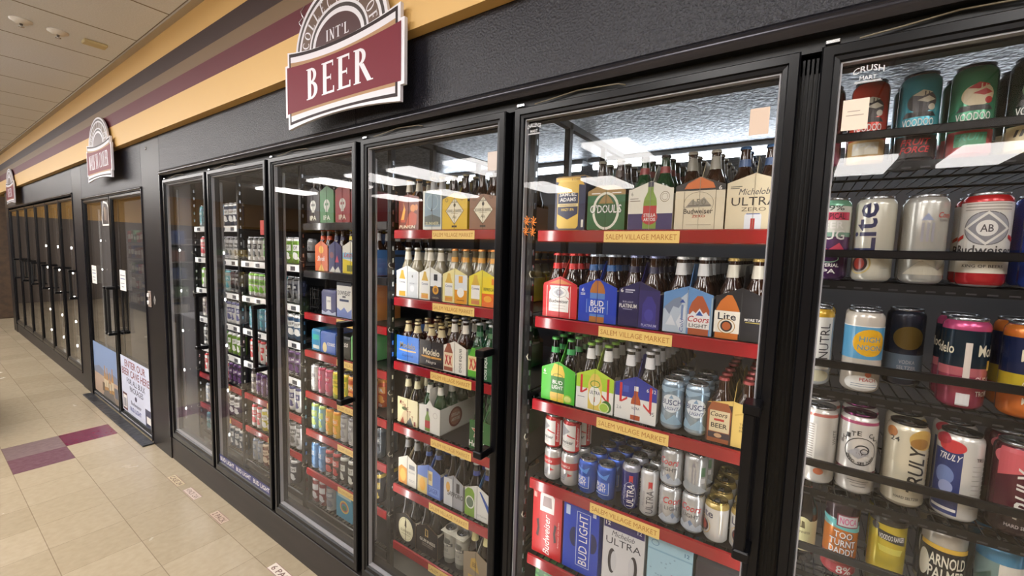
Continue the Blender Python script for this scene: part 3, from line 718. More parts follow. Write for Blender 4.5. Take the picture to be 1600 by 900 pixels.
# ------------------------------------------------------------------ bottles, packs and cans
BOT = [(0, 0), (.027, 0), (.030, .005), (.0303, .03), (.0303, .108), (.0303, .120), (.0278, .138), (.0195, .158), (.0160, .170), (.0141, .190), (.0125, .206), (.0124, .216), (.0134, .218), (.0134, .221)]
STUB = [(0, 0), (.029, 0), (.0315, .005), (.0315, .03), (.0315, .085), (.0315, .10), (.029, .118), (.020, .136), (.0165, .146), (.0145, .156), (.0130, .168), (.0128, .174), (.0136, .176), (.0136, .180)]
BM = {}
def bottle_mesh(kind, glass, neck, cap, body=CREAM):
    key = (kind, glass.name, neck, cap, body)
    if key in BM: return BM[key]
    P = {'long': BOT, 'stub': STUB}[kind]; nk = mat(neck, .35) if neck else glass
    tall = neck and min(neck) > 120
    ms = [glass, glass, glass, mat(body, .4), glass, glass, glass, nk if tall and kind == 'stub' else glass, nk, nk if tall else glass, glass, glass, glass]
    m = MB(); m.lathe(P, ms[:len(P)-1], 16)
    zt = P[-1][1]; o = m.build('bottle')
    c = MB(); c.lathe([(.0146, zt-.0045), (.0152, zt-.003), (.0138, zt+.002), (.0128, zt+.0038), (.009, zt+.0045), (0, zt+.0045)], mat(cap, .3, .35), 18, smooth=False)
    o2 = c.build('cap')
    BM[key] = (o.data, o2.data); bpy.data.objects.remove(o); bpy.data.objects.remove(o2)
    return BM[key]
def six_pack(x, z, w, color, ops, glass=M_BROWN_GLASS, neck=None, cap=(190, 60, 50), kind='long', hs=.112, hp=.146, side=None, y=.215, label='', group=None, grip=None, rz=0, handle=True, depth=.19, body=CREAM, rows=3, vs=None):
    vs = vs or (1.12 if z > 1.6 else 1.06); hp = hs*vs+(hp-hs)*.8; hs = hs*vs; kk = vs if z > 1.6 else 1.06
    t = empty('six_pack', (x, y, z), rz); tag(t, label, 'beer pack', group or 'six packs of bottled beer')
    hw = w/2-.0015; side = side or color
    m = MB(); pm = mat(color, .38); sm_ = mat(side, .38); inn = mat((150, 120, 86), .7)
    out = [(-hw, 0), (hw, 0), (hw, hs), (0, hp), (-hw, hs)] if hp != hs else [(-hw, 0), (hw, 0), (hw, hs), (-hw, hs)]
    m.prism(out, 0, .0012, inn, pm); m.prism(out, depth-.0012, depth, inn)
    m.box(-hw, -hw+.0012, .0012, depth-.0012, 0, hs-.012, sm_); m.box(hw-.0012, hw, .0012, depth-.0012, 0, hs-.012, sm_); m.box(-hw, hw, 0, depth, 0, .0012, inn)
    if handle:
        hz = .205 if kind == 'long' else .165
        g = mat(grip or side, .4); pts = [(.0012, 0), (depth-.0012, 0), (depth-.0012, hp-.01), (depth*.66, hz), (depth*.34, hz), (.012, hp-.01)]
        for sgn in (-.0008, .0008): m.face([(sgn, a, b_) for a, b_ in pts], g)
        for q in range(len(pts)):
            a, b_ = pts[q], pts[(q+1) % len(pts)]; m.face([(-.0008, *a), (.0008, *a), (.0008, *b_), (-.0008, *b_)], g)
    pk = hs/vs
    art(m, ops, lambda u, v, k: (u, -k, v*vs if v <= pk else pk*vs+(v-pk)*.78), eps=.0003)
    m.box(-.0005, .0005, -.0016, -.0004, 0, hp-.001, mat(tuple(int(v*.72) for v in color), .5))
    kid(m.build('carrier', t), t)
    bd, cd = bottle_mesh(kind, glass, neck, cap, body)
    r = .0303
    for yy in range(rows):
        for sx in (-1, 1):
            o = bpy.data.objects.new('bottle', bd); COL.objects.link(o); kid(o, t); o.location = (sx*min(.0312, hw-r+.001), .0335+.0615*yy, .0014)
            c = bpy.data.objects.new('cap', cd); COL.objects.link(c); kid(c, o)
    return t
CP = {'12': (.0331, .122), '16': (.0331, .157), '24': (.0362, .190), '19': (.0335, .187), 'slim': (.0288, .155), '25': (.0365, .190)}
LIDS = {}
def lid_mesh(kind, c=(165, 167, 170)):
    if (kind, c) not in LIDS:
        r, h = CP[kind]; q = r-.0062; m = MB(); mm = mat(c, .25, .9)
        m.lathe([(q+.0004, h-.006), (q+.0012, h-.0005), (q+.0004, h), (q-.0012, h-.0006), (q-.002, h-.004), (0, h-.004)], mm, 24)
        m.rbox(-.0065, .0065, -.012, .007, h-.0038, h-.0022, M_LID, .0006); m.lathe([(.0035, h-.0024), (.0035, h-.0012), (0, h-.0012)], mat((40, 40, 42), .4), 10)
        m.lathe([(.0075, h-.0039), (.009, h-.0030), (.0105, h-.0039)], mat((120, 122, 126), .3, .9), 16, 0, -.012)
        o = m.build('lid'); LIDS[(kind, c)] = o.data; bpy.data.objects.remove(o)
    return LIDS[(kind, c)]
def can(kind, base, ops, bands=(), metal=.35, top=None, rough=.25, lid=(165, 167, 170)):
    r, h = CP[kind]; q = r-.0062
    zs = [0, .004, .011, h-.019, h-.012, h-.006]; rs = [r-.009, r-.004, r, r, r-.0015, q]
    def rad(z):
        for k in range(5):
            if zs[k] <= z <= zs[k+1]: return rs[k]+(rs[k+1]-rs[k])*(z-zs[k])/(zs[k+1]-zs[k])
        return q
    cuts = sorted(set(zs+[z for b_ in bands for z in b_[:2] if 0 < z < h-.006]))
    cuts = [c for k, c in enumerate(cuts) if k == 0 or c-cuts[k-1] > 1e-5]
    prof = [(0, .003), (rs[0], 0)]+[(rad(z), z) for z in cuts[1:]]
    def col(z):
        c = base
        if z < .006: c = SILV
        if top and z > h-.0185: c = top
        for b_ in bands:
            if b_[0] <= z <= b_[1]: c = b_[2]
        return c
    ms = [mat(SILV, .3, .9)]
    for k in range(1, len(prof)-1): ms.append(mat(col((prof[k][1]+prof[k+1][1])/2), rough, metal, .15))
    m = MB(); m.lathe(prof, ms, 32)
    art(m, ops, lambda u, v, k: ((rad(v)+k)*math.sin(u/r), -(rad(v)+k)*math.cos(u/r), v), du=.0052, eps=.0003, rough=.3, cuts=(.004, .011, h-.019, h-.012, h-.006))
    o = m.build('beer_can'); l = bpy.data.objects.new('lid', lid_mesh(kind, lid)); COL.objects.link(l); kid(l, o)
    USED[o.name] = False
    return o
USED = {}
def put(o, x, y, z, rz=0, label='', group=None, cat='can', tilt=None):
    if USED.get(o.name) is False: USED[o.name] = True; c = o; c.location = (x, y, z); c.rotation_euler[2] = rz
    else: c = dup(o, (x, y, z), rz)
    if tilt: c.rotation_euler[0] = tilt[0]; c.rotation_euler[1] = tilt[1]
    tag(c, label, cat, group); return c
def carton(x, z, w, h, d, color, ops, label, y=.215, top=None, group=None, rz=0, cat='beer carton', side=None):
    m = MB(); pm = mat(color, .35); sm_ = mat(side or color, .4)
    m.box(-w/2+.001, w/2-.001, 0, d, 0, h-.012, sm_, pm)
    m.loft([[(-w/2+.001, 0, h-.012), (w/2-.001, 0, h-.012), (w/2-.001, d, h-.012), (-w/2+.001, d, h-.012)], [(-w/2+.006, .006, h), (w/2-.006, .006, h), (w/2-.006, d-.006, h), (-w/2+.006, d-.006, h)]], mat(top or color, .4), cap=True)
    m.box(-w/2+.004, w/2-.004, d*.35, d*.37, h, h+.0006, mat(tuple(int(v*.7) for v in (top or color)), .5))
    art(m, ops, lambda u, v, k: (u, -k, v), eps=.0003)
    o = m.build('beer_carton', loc=(x, y, z), rz=rz)
    return tag(o, label, cat, group or 'cartons and boxed packs of beer')
def behind(t, n, dy, label, x=0):
    for k in range(n):
        dup(t, (t.location.x+x, t.location.y+dy*(k+1), t.location.z), t.rotation_euler[2], label % ORD[k+1])

# ---- second door from the right: six packs, cans, cartons
PROD[0] = .72
BK = BLACK; W_ = WHITE
D2 = 'second cooler door from right'
def mid(a, b): return (a+b)/2, b-a
z = ROWS[4][0]
c, w = mid(-.723, -.608)
o = [('P', [(-.057, 0), (.057, 0), (.057, .18), (-.057, .18)], (26, 36, 70)), ('P', [(-.055, .178), (.036, .178), (.052, .150), (-.055, .165)], (214, 170, 66))]
o += can_art(-.008, .006, .080, .165, (214, 176, 70), (226, 190, 90)) + [('P', [(-.046, .125), (.030, .125), (.030, .055), (-.008, .036), (-.046, .055)], (26, 36, 70)), ('R', -.046, .080, .030, .090, (222, 200, 140)),
      ('T', 'SAMUEL', -.008, .121, .064, .012, W_, 'b'), ('T', 'ADAMS', -.008, .104, .060, .013, W_, 'b'), ('T', 'NON-ALCOHOLIC', -.008, .085, .066, .006, (26, 36, 70), 'b'), ('T', 'HAZY IPA', -.008, .070, .048, .009, (222, 190, 90), 'b'),
      ('T', '6 CANS', .022, .171, .034, .008, (60, 44, 30)), ('R', .044, .01, .052, .035, (230, 226, 210))]
t = carton(c, z, w, .183, .13, (26, 36, 70), o, 'navy and gold carton with a gold can picture, top shelf', top=(196, 150, 60))
c, w = mid(-.600, -.472); h2 = .064
o = [('P', [(-h2, 0), (h2, 0), (h2, .100), (-h2, .100)], (18, 92, 44)), ('P', [(-h2, .100), (h2, .100), (h2, .112), (.028, .134), (-.028, .134), (-h2, .112)], (156, 124, 66)),
     ('E', 0, .055, .046, .054, (226, 224, 208)), ('E', 0, .055, .038, .047, (16, 84, 40)), ('P', [(-.026, .076), (.026, .076), (.016, .090), (0, .104), (-.016, .090)], (150, 118, 60)),
     ('T', "O'DOUL'S", 0, .060, .108, .026, (12, 50, 26), 'b'), ('T', "O'DOUL'S", -.0008, .061, .106, .024, W_, 'b'), ('R', -.05, .104, -.02, .107, W_), ('R', .02, .104, .05, .107, W_)]
t = six_pack(c, z, w, (18, 92, 44), o, cap=(220, 216, 200), neck=(60, 40, 30), label='green beer pack with white oval, %s top shelf', hs=.112, hp=.134)
t['label'] = 'green and tan beer pack with white oval ring, top shelf'; behind(t, 2, .2, 'green oval beer pack, %s one back, top shelf')
c, w = mid(-.463, -.325)
o = [('R', -.067, 0, .067, .044, (48, 42, 96)), ('R', -.067, .044, .067, .112, (224, 220, 204))] + bottle_art(.0, .003, .135, (120, 150, 50), (178, 40, 44), (40, 34, 60)) + [
     ('E', 0, .034, .024, .020, (178, 40, 44)), ('T', 'STELLA', 0, .040, .036, .009, W_, 'b'), ('T', 'ARTOIS', 0, .028, .036, .009, W_, 'b'), ('O', .043, .088, .014, .014, .0015, (120, 100, 70)), ('O', .043, .088, .009, .009, .001, (120, 100, 70)),
     ('T', '6', -.056, .098, .006, .010, (90, 80, 70)), ('R', -.062, .078, -.030, .080, (120, 110, 96)), ('R', -.062, .084, -.036, .086, (120, 110, 96))]
t = six_pack(c, z, w, (224, 220, 204), o, glass=M_GREEN_GLASS, neck=(150, 60, 60), cap=(60, 40, 44), label='cream and navy beer pack with green bottle picture, top shelf', hs=.108, hp=.140)
behind(t, 2, .2, 'cream and navy beer pack, %s one back, top shelf')
c, w = mid(-.321, -.188)
o = [('R', -.066, 0, .066, .112, (218, 206, 178)), ('P', [(-.066, .099), (.066, .099), (.066, .112), (0, .142), (-.066, .112)], (28, 24, 26)), ('P', [(-.042, .104), (.040, .104), (.034, .120), (0, .142), (-.034, .120)], (206, 106, 34)),
     ('R', .042, .098, .066, .112, (24, 22, 24)), ('T', '6', .053, .104, .008, .010, W_, 'b'), ('O', -.002, .066, .040, .030, .001, (110, 104, 92)), ('P', [(-.038, .056), (-.02, .076), (-.005, .070), (.012, .082), (.034, .058)], (150, 144, 130)), ('R', -.03, .06, .03, .062, (80, 76, 70)), ('T', '150', 0, .070, .036, .015, (120, 116, 104), 'b'),
     ('T', 'Budweiser', -.002, .047, .078, .013, (50, 46, 44), 'b'), ('T', 'ZERO', 0, .034, .036, .006, (176, 60, 44), 'b'), ('R', -.042, 0, -.0405, .098, (140, 130, 112)), ('R', .042, 0, .0435, .098, (140, 130, 112)), ('R', -.034, .012, .034, .013, (140, 130, 112))]
t = six_pack(c, z, w, (218, 206, 178), o, neck=(150, 146, 134), cap=(206, 200, 186), label='cream beer pack with orange peak and zero lettering, top shelf', hs=.112, hp=.142)
behind(t, 2, .2, 'cream and orange beer pack, %s one back, top shelf')
c, w = mid(-.186, -.050)
o = [('R', -.066, 0, .066, .112, (216, 202, 170)), ('T', 'Michelob', 0, .090, .072, .015, (40, 40, 52), 'i'), ('T', 'ULTRA', 0, .067, .108, .020, (26, 26, 34)), ('T', 'ZERO', 0, .048, .058, .009, (80, 72, 60))] + can_art(0, -.004, .040, .042, (220, 224, 230), (40, 84, 160)) + [
     ('R', -.005, .0, .005, .026, (190, 40, 44)), ('R', -.058, .102, -.03, .104, (110, 104, 90)), ('R', -.058, .098, -.036, .100, (110, 104, 90))]
t = six_pack(c, z, w, (216, 202, 170), o, neck=(70, 96, 140), cap=(70, 110, 160), label='cream beer pack with tall dark capitals at the right, top shelf', hs=.112, hp=.142)
behind(t, 2, .2, 'cream beer pack with blue caps, %s one back, top shelf')

z = ROWS[4][1]; G2 = 'six packs of bottled beer'
def back2(t, txt, n=1): behind(t, n, .2, txt)
c, w = mid(-.758, -.624)
o = [('R', -.067, 0, .067, .106, (188, 22, 28)), ('P', [(-.046, .112), (.046, .112), (0, .135)], (196, 120, 60)), ('R', -.052, 0, -.050, .106, (228, 210, 200)), ('R', .040, 0, .042, .106, (228, 210, 200)),
     ('P', [(-.042, .020), (.036, .020), (.036, .084), (.030, .096), (.034, .106), (-.040, .106), (-.036, .096), (-.042, .084)], (222, 218, 212)), ('O', -.003, .084, .030, .017, .001, (90, 90, 96)),
     ('P', [(-.003, .1), (.018, .084), (-.003, .068), (-.024, .084)], (170, 170, 176)), ('O', -.003, .084, .010, .008, .001, (60, 60, 66)), ('P', [(.020, .074), (.036, .066), (.036, .062)], (188, 22, 28)), ('T', 'Budweiser', -.003, .055, .074, .012, (40, 38, 40), 'b'), ('R', -.03, .040, .024, .041, (110, 110, 110)), ('R', -.03, .030, .024, .031, (110, 110, 110))]
t = six_pack(c, z, w, (188, 22, 28), o, neck=(200, 40, 40), cap=(206, 60, 56), grip=(214, 70, 50), label='red beer pack with white label, second shelf'); back2(t, 'red beer pack, %s one back, second shelf', 2)
c, w = mid(-.618, -.483)
o = [('R', -.067, 0, .067, .110, (20, 58, 176)), ('P', [(-.026, .0), (.026, .0), (.026, .10), (.02, .12), (.008, .138), (-.008, .138), (-.02, .12), (-.026, .10)], (176, 108, 44)), ('R', -.026, .018, .026, .092, (86, 128, 196)),
     ('R', -.040, .026, .040, .074, (24, 66, 186)), ('R', -.0375, .0285, .0375, .0715, (30, 78, 190)), ('T', 'BUD', 0, .060, .046, .018, W_, 'b'), ('T', 'LIGHT', 0, .040, .054, .018, W_, 'b'), ('T', '6', -.052, .100, .010, .012, W_, 'b'), ('R', -.060, .088, -.044, .090, W_), ('R', -.060, .084, -.044, .086, W_),
     ('R', -.0375, .0285, -.0365, .0715, (180, 200, 230)), ('R', .0365, .0285, .0375, .0715, (180, 200, 230))]
t = six_pack(c, z, w, (20, 58, 176), o, neck=(40, 90, 150), cap=(190, 200, 214), label='bright blue beer pack with amber bottle, second shelf'); back2(t, 'bright blue beer pack, %s one back, second shelf', 2)
c, w = mid(-.478, -.346)
o = [('R', 0, 0, .065, .112, (40, 32, 96)), ('P', [(.012, 0), (.054, 0), (.054, .07), (.04, .095), (.026, .095), (.012, .07)], (52, 46, 130)), ('E', .033, .040, .014, .018, (66, 62, 150)), ('T', '6', -.055, .108, .009, .012, W_, 'b'), ('R', -.044, .108, -.014, .112, (190, 190, 210)), ('R', -.044, .102, -.020, .105, (190, 190, 210)),
     ('T', 'BUD LIGHT', -.034, .074, .034, .005, (200, 200, 220)), ('T', 'PLATINUM', -.034, .062, .056, .012, W_, 'b'), ('R', -.05, .051, -.02, .053, (160, 160, 190)), ('T', 'PLATINUM', .034, .010, .046, .008, (190, 190, 220), 'b')]
t = six_pack(c, z, w, (28, 24, 78), o, neck=(30, 28, 60), cap=(120, 126, 160), label='dark navy beer pack with small white lettering, second shelf', side=(40, 30, 110)); back2(t, 'dark navy beer pack, %s one back, second shelf', 2)
c, w = mid(-.338, -.198)
o = [('R', -.068, 0, .068, .112, (96, 140, 190)), ('P', [(-.068, 0), (0, 0), (0, .118), (-.02, .098), (-.04, .088), (-.068, .064)], (178, 190, 204)), ('P', [(-.066, .07), (-.04, .094), (-.022, .102), (-.012, .09), (-.024, .07), (-.04, .074), (-.05, .05)], (120, 132, 152)), ('P', [(-.03, .03), (-.006, .08), (-.004, .04), (-.02, .01)], (208, 214, 220)), ('P', [(-.060, .02), (-.045, .05), (-.03, .02)], (208, 214, 220)),
     ('P', [(-.022, .086), (-.014, .096), (-.006, .086)], (36, 72, 150)), ('R', -.017, .04, -.011, .08, (110, 130, 170)), ('T', 'Cold', -.014, .022, .036, .010, (40, 60, 140), 'vi')]
o += [('P', [(.005, 0), (.060, 0), (.060, .070), (.050, .09), (.040, .108), (.026, .108), (.012, .09), (.005, .070)], (168, 84, 48)), ('R', .002, .018, .062, .056, (228, 226, 222)), ('P', [(.004, .05), (.016, .066), (.024, .06), (.034, .074), (.044, .06), (.052, .066), (.062, .05)], (222, 224, 230)), ('P', [(.024, .054), (.034, .068), (.044, .054)], (40, 76, 150)),
      ('T', 'Coors', .032, .044, .058, .017, (176, 36, 44), 'bi'), ('T', 'LIGHT', .032, .026, .050, .010, (60, 56, 60), 'b'), ('R', -.001, 0, .001, .126, (214, 220, 226)), ('R', .064, 0, .068, .105, (150, 170, 180))]
t = six_pack(c, z, w, (96, 140, 190), o, neck=(216, 216, 216), cap=(222, 222, 220), label='mountain scene beer pack with red lettering, second shelf', hp=.140); back2(t, 'mountain beer pack with silver necks, %s one back, second shelf', 3)
c, w = mid(-.195, -.062)
o = [('R', 0, 0, .066, .112, (34, 34, 38)), ('P', [(-.062, 0), (-.004, 0), (-.004, .078), (-.014, .1), (-.024, .118), (-.036, .118), (-.052, .1), (-.062, .078)], (196, 108, 40)), ('R', -.066, .016, -.002, .074, (232, 226, 212)), ('T', 'Lite', -.034, .060, .046, .019, (24, 26, 40), 'b'), ('E', -.034, .034, .015, .015, (40, 34, 34)), ('E', -.034, .034, .011, .011, (176, 92, 44)),
     ('O', -.034, .034, .022, .020, .002, (170, 130, 60)), ('T', 'MORE TASTE', .036, .056, .052, .007, W_, 'b'), ('R', .012, .048, .056, .050, (190, 170, 90)), ('R', -.001, 0, .001, .13, (90, 90, 94))]
t = six_pack(c, z, w, (30, 30, 34), o, neck=(212, 206, 190), cap=(190, 160, 90), label='black and amber beer pack with gold caps, second shelf'); back2(t, 'black beer pack with gold caps, %s one back, second shelf', 2)

z = ROWS[4][2]
c, w = mid(-.752, -.618)
o = [('R', -.067, 0, .067, .110, (72, 176, 44)), ('P', [(-.028, .0), (.026, .0), (.026, .10), (.016, .128), (-.016, .136), (-.028, .10)], (220, 186, 60)), ('R', -.028, .030, .026, .086, (50, 120, 40)), ('T', 'BUD', -.001, .066, .040, .013, W_, 'b'), ('T', 'LIGHT', -.001, .049, .044, .013, W_, 'b'), ('O', -.001, .088, .02, .008, .002, (40, 96, 36)),
     ('T', '6', -.054, .100, .009, .012, W_, 'b'), ('R', -.060, .088, -.046, .090, W_), ('E', .040, .016, .017, .014, (150, 190, 60)), ('E', .040, .016, .013, .010, (206, 214, 120)), ('R', -.03, .01, .02, .028, (206, 170, 60))]
t = six_pack(c, z, w, (72, 176, 44), o, neck=(70, 160, 90), cap=(90, 170, 84), grip=(96, 196, 60), glass=M_DARK_GLASS, label='bright green lime beer pack, third shelf'); back2(t, 'bright green lime beer pack, %s one back, third shelf', 2)
def ultra_ops(topc, botl, extra):
    return [('R', -.067, 0, .067, .070, (226, 226, 222)), ('R', -.067, .070, .067, .112, topc), ('P', [(-.052, .112), (-.044, .112), (-.044, .052), (-.026, .064), (-.026, .072), (-.052, .052)], (198, 40, 44)), ('P', [(.044, .112), (.052, .112), (.052, .030), (.026, .052), (.026, .060), (.044, .044)], (198, 40, 44))]+botl+extra
bt = [('P', [(-.022, .004), (.026, .004), (.027, .088), (.018, .112), (.008, .124), (-.006, .124), (-.014, .112), (-.023, .088)], (222, 196, 90)), ('E', .002, .050, .022, .032, (232, 232, 226)), ('T', 'ULTRA', .002, .060, .038, .011, (50, 60, 100), 'b'), ('R', .0, .03, .003, .046, (190, 40, 40)), ('O', .002, .088, .018, .012, .003, (90, 150, 50))]
t = six_pack(mid(-.613, -.478)[0], z, .135, (180, 212, 60), ultra_ops((168, 206, 52), bt, [('E', .044, .022, .018, .020, (52, 110, 40)), ('E', .036, .018, .018, .016, (160, 200, 70)), ('O', .036, .018, .018, .016, .003, (220, 230, 170)), ('R', -.060, .038, -.034, .040, (110, 120, 140))]), neck=(228, 228, 224), cap=(140, 190, 70), glass=M_DARK_GLASS, grip=(180, 212, 60), label='white and lime green beer pack with lime slice, third shelf', side=(226, 226, 222)); back2(t, 'white and lime beer pack, %s one back, third shelf', 2)
bt = bottle_art(.002, .004, .104, (176, 80, 36), (230, 228, 222), (230, 230, 226)) + [('T', 'ULTRA', .002, .040, .026, .008, (40, 50, 100), 'b')]
t = six_pack(mid(-.472, -.340)[0], z, .132, (34, 52, 150), ultra_ops((34, 52, 150), bt, [('T', '6', .038, .102, .007, .011, W_, 'b'), ('T', '12', .058, .102, .011, .011, W_, 'b'), ('T', '2.6', -.052, .034, .016, .010, (110, 116, 130)), ('T', '95', .054, .034, .014, .012, (60, 60, 80)), ('R', -.04, .085, -.022, .105, (60, 84, 180))]), neck=(222, 222, 224), cap=(214, 214, 214), glass=M_DARK_GLASS, grip=(34, 52, 150), side=(226, 226, 222), label='white and royal blue beer pack with red ribbon lines, third shelf'); back2(t, 'white and royal blue beer pack, %s one back, third shelf', 2)
def pack(color): pass
TALLB = [('E', .002, .085, .030, .028, (214, 222, 228)), ('T', 'BUSCH', .002, .088, .060, .017, (30, 44, 96), 'b'), ('T', 'LIGHT', .004, .069, .040, .010, (50, 70, 120), 'bi'), ('P', [(-.006, .10), (.002, .112), (.008, .10)], (120, 150, 180)), ('P', [(-.05, .02), (-.03, .05), (-.01, .03), (.012, .052), (.04, .02)], (140, 170, 190)), ('P', [(-.05, .125), (-.02, .115), (.02, .13), (.05, .118), (.05, .134), (-.05, .134)], (150, 176, 196))]
o1 = can('16', (168, 188, 204), TALLB, [(0, .012, (200, 204, 208)), (.11, .14, (150, 178, 200))], .6)
for k, x in enumerate((-.299, -.229)):
    for r_ in range(3): put(o1, x+.001*r_, .245+.075*r_, z, 0.05, 'tall silver blue beer can, %s, %s row, third shelf' % (('left of its pair', 'right of its pair')[k], ORD[r_]), 'tall silver blue beer cans')
c, w = mid(-.198, -.062)
o = [('R', -.067, 0, 0, .108, (60, 36, 30)), ('P', [(-.062, 0), (-.006, 0), (-.002, .088), (-.012, .112), (-.054, .112), (-.064, .088)], (150, 84, 50)), ('R', -.058, .030, -.006, .088, (212, 196, 158)), ('T', 'Coors', -.034, .078, .044, .013, (60, 44, 34), 'bi'), ('T', 'BEER', -.032, .047, .042, .013, (40, 34, 34), 'b'), ('R', -.046, .060, -.020, .066, (176, 50, 44)), ('R', -.060, .012, -.004, .028, (60, 50, 60)), ('E', -.034, .020, .010, .006, (200, 160, 120)),
     ('R', 0, 0, .067, .112, (218, 186, 104)), ('T', 'THE 100', .036, .064, .034, .006, (90, 74, 40)), ('T', 'STUBBY', .036, .055, .034, .006, (90, 74, 40)), ('T', 'BOTTLE', .036, .046, .034, .006, (90, 74, 40)), ('P', [(.006, .088), (.03, .096), (.05, .076), (.066, .084), (.066, .080), (.05, .072), (.03, .092), (.006, .084)], (196, 164, 84))]
t = six_pack(c, z, w, (218, 186, 104), o, kind='stub', cap=(150, 60, 60), hs=.108, hp=.126, side=(218, 186, 104), label='tan and brown stubby bottle pack, third shelf'); back2(t, 'tan stubby bottle pack, %s one back, third shelf')

z = ROWS[4][3]
BUDC = [('R', -.04, .012, .06, .104, (214, 212, 208)), ('P', [(-.02, .104), (.012, .082), (-.02, .058), (-.052, .082)], (150, 150, 156)), ('P', [(.002, .07), (.03, .060), (.03, .056), (.0, .064)], (188, 30, 34)), ('T', 'Budweiser', -.012, .042, .074, .013, (36, 36, 44), 'b'), ('R', -.035, .030, .01, .031, (120, 120, 120)), ('R', -.035, .024, .01, .025, (120, 120, 120)),
        ('T', 'Budweiser', .040, .062, .070, .010, W_, 'vi')]
BUDC.insert(1, ('R', .032, .010, .050, .110, (188, 30, 34)))
cb1 = can('12', (188, 30, 36), BUDC, [(.0, .014, (176, 30, 36)), (.106, .122, (176, 30, 36))], .35)
cb2 = can('12', (206, 204, 202), [('R', -.06, .062, .06, .088, (176, 40, 46)), ('T', 'America', -.004, .075, .05, .012, (226, 220, 214), 'i'), ('P', [(-.03, .058), (-.01, .036), (.012, .056), (.0, .02)], (120, 120, 126)), ('R', -.03, .03, .0, .032, (70, 70, 80)), ('R', -.03, .022, .0, .024, (70, 70, 80)), ('P', [(.012, .05), (.03, .044), (.012, .038)], (176, 40, 46))], [], .45)
for k, x in enumerate((-.706, -.637)):
    for r_ in range(2):
        put(cb2, x+.01*r_, .245+.07*r_, z, .1*k-.3, 'silver and red can under another can, %s, %s row' % (('left stack', 'right stack')[k], ORD[r_]), 'stacked red and white beer cans')
        put(cb1, x+.01*r_+(.002 if k else -.002), .245+.07*r_, z+.1225, .2*k-.35, 'white and red can on top of another can, %s, %s row' % (('left stack', 'right stack')[k], ORD[r_]), 'stacked red and white beer cans')
BLC = [('R', -.012, .028, .030, .066, (30, 84, 190)), ('T', 'BUD', .0, .056, .034, .014, W_, 'b'), ('T', 'LIGHT', -.001, .040, .040, .014, W_, 'b'), ('R', .027, .026, .0285, .068, (200, 216, 236)), ('R', -.02, .024, .0285, .0255, (200, 216, 236)), ('P', [(-.03, .1), (.01, .088), (.03, .1), (.02, .076), (-.01, .084)], (70, 130, 210))]
cbl = can('12', (26, 82, 186), BLC, [(0, .01, (60, 110, 196))], .5)
for k, x in enumerate((-.565, -.497)):
    for r_ in range(5): put(cbl, x+.008*r_, .240+.072*r_, z, -.35+.1*k, 'blue beer can, %s column, %s from front, fourth shelf' % (('left', 'right')[k], ORD[r_]), 'blue beer cans on the fourth shelf')
cbt = can('12', (24, 30, 84), [('T', 'LIGHT', 0, .06, .05, .02, (200, 204, 224), 'b'), ('T', 'BUD', 0, .084, .04, .02, (200, 204, 224), 'b')], [], .4)
for k, x in enumerate((-.565, -.497)): put(cbt, x+.032, .528, z+.1225, .0, 'dark blue can stacked on rear cans, %s' % ('left', 'right')[k], 'dark blue stacked cans at the back')
UC = lambda fg, sub: [('T', 'ULTRA', .010, .052, .074, .022, fg, 'v'), ('T', 'Michelob', -.010, .058, .05, .009, sub, 'vi'), ('P', [(.004, .118), (.016, .118), (.016, .094), (.010, .100), (.004, .094)], (190, 44, 52)), ('O', .006, .05, .021, .046, .0012, sub)]
cu1 = can('slim', (40, 44, 128), UC(W_, (180, 186, 214)), [(.13, .155, (176, 178, 190))], .5)
cu2 = can('slim', (214, 214, 216), UC((44, 46, 60), (120, 120, 130))[:3], [], .4)
for r_ in range(3):
    put(cu1, -.413+.008*r_, .240+.065*r_, z, -.05, 'slim indigo beer can, %s from front' % ORD[r_], 'slim cans on the fourth shelf')
    put(cu2, -.352+.008*r_, .240+.065*r_, z, .0, 'slim white beer can with red ribbon, %s from front' % ORD[r_], 'slim cans on the fourth shelf')
def coors(h, s): return [('T', 'Coors', s, h*.66, .060, .022, (176, 40, 50), 'bi'), ('T', 'LIGHT', s, h*.46, .050, .012, (70, 70, 76), 'b'), ('P', [(-.05, .012), (-.03, h*.3), (-.018, h*.22), (.0, h*.36), (.016, h*.2), (.03, h*.28), (.05, .012)], (170, 178, 188)), ('P', [(-.006, h*.3), (.0, h*.36), (.008, h*.28), (.0, h*.2)], (110, 130, 160))]
cc1 = can('12', (206, 208, 210), coors(.122, 0), [], .55); cc2 = can('12', (206, 208, 210), [('R', -.004, .03, .0, .08, (140, 140, 146)), ('R', .004, .03, .008, .08, (140, 140, 146)), ('P', [(-.006, .086), (0, .1), (.008, .086)], (120, 120, 130)), ('R', .022, .06, .036, .088, (70, 110, 80)), ('R', .022, .04, .036, .055, (190, 190, 190)), ('P', [(-.05, .012), (-.02, .04), (.02, .03), (.05, .012)], (150, 156, 160))], [], .55)
for r_ in range(2):
    for k, x in enumerate((-.288, -.219)):
        put(cc1, x+.006*r_, .243+.068*r_, z, (.5, -.05)[k], 'silver beer can with red script, lower %s, %s row' % (('left', 'right')[k], ORD[r_]), 'stacked silver beer cans')
        put((cc1, cc2)[k], x+.006*r_, .243+.068*r_, z+.1225, (-.1, -.05)[k], 'silver beer can stacked upper %s, %s row' % (('left', 'right')[k], ORD[r_]), 'stacked silver beer cans')
LT = [('T', 'Lite', -.030, .085, .05, .022, (28, 32, 70), 'b'), ('E', -.034, .045, .017, .019, (60, 36, 40)), ('E', -.034, .045, .011, .013, (150, 60, 50)), ('O', -.034, .045, .023, .026, .002, (170, 140, 80)), ('R', .012, .03, .015, .09, (170, 160, 140)), ('R', .02, .03, .022, .09, (170, 160, 140))]
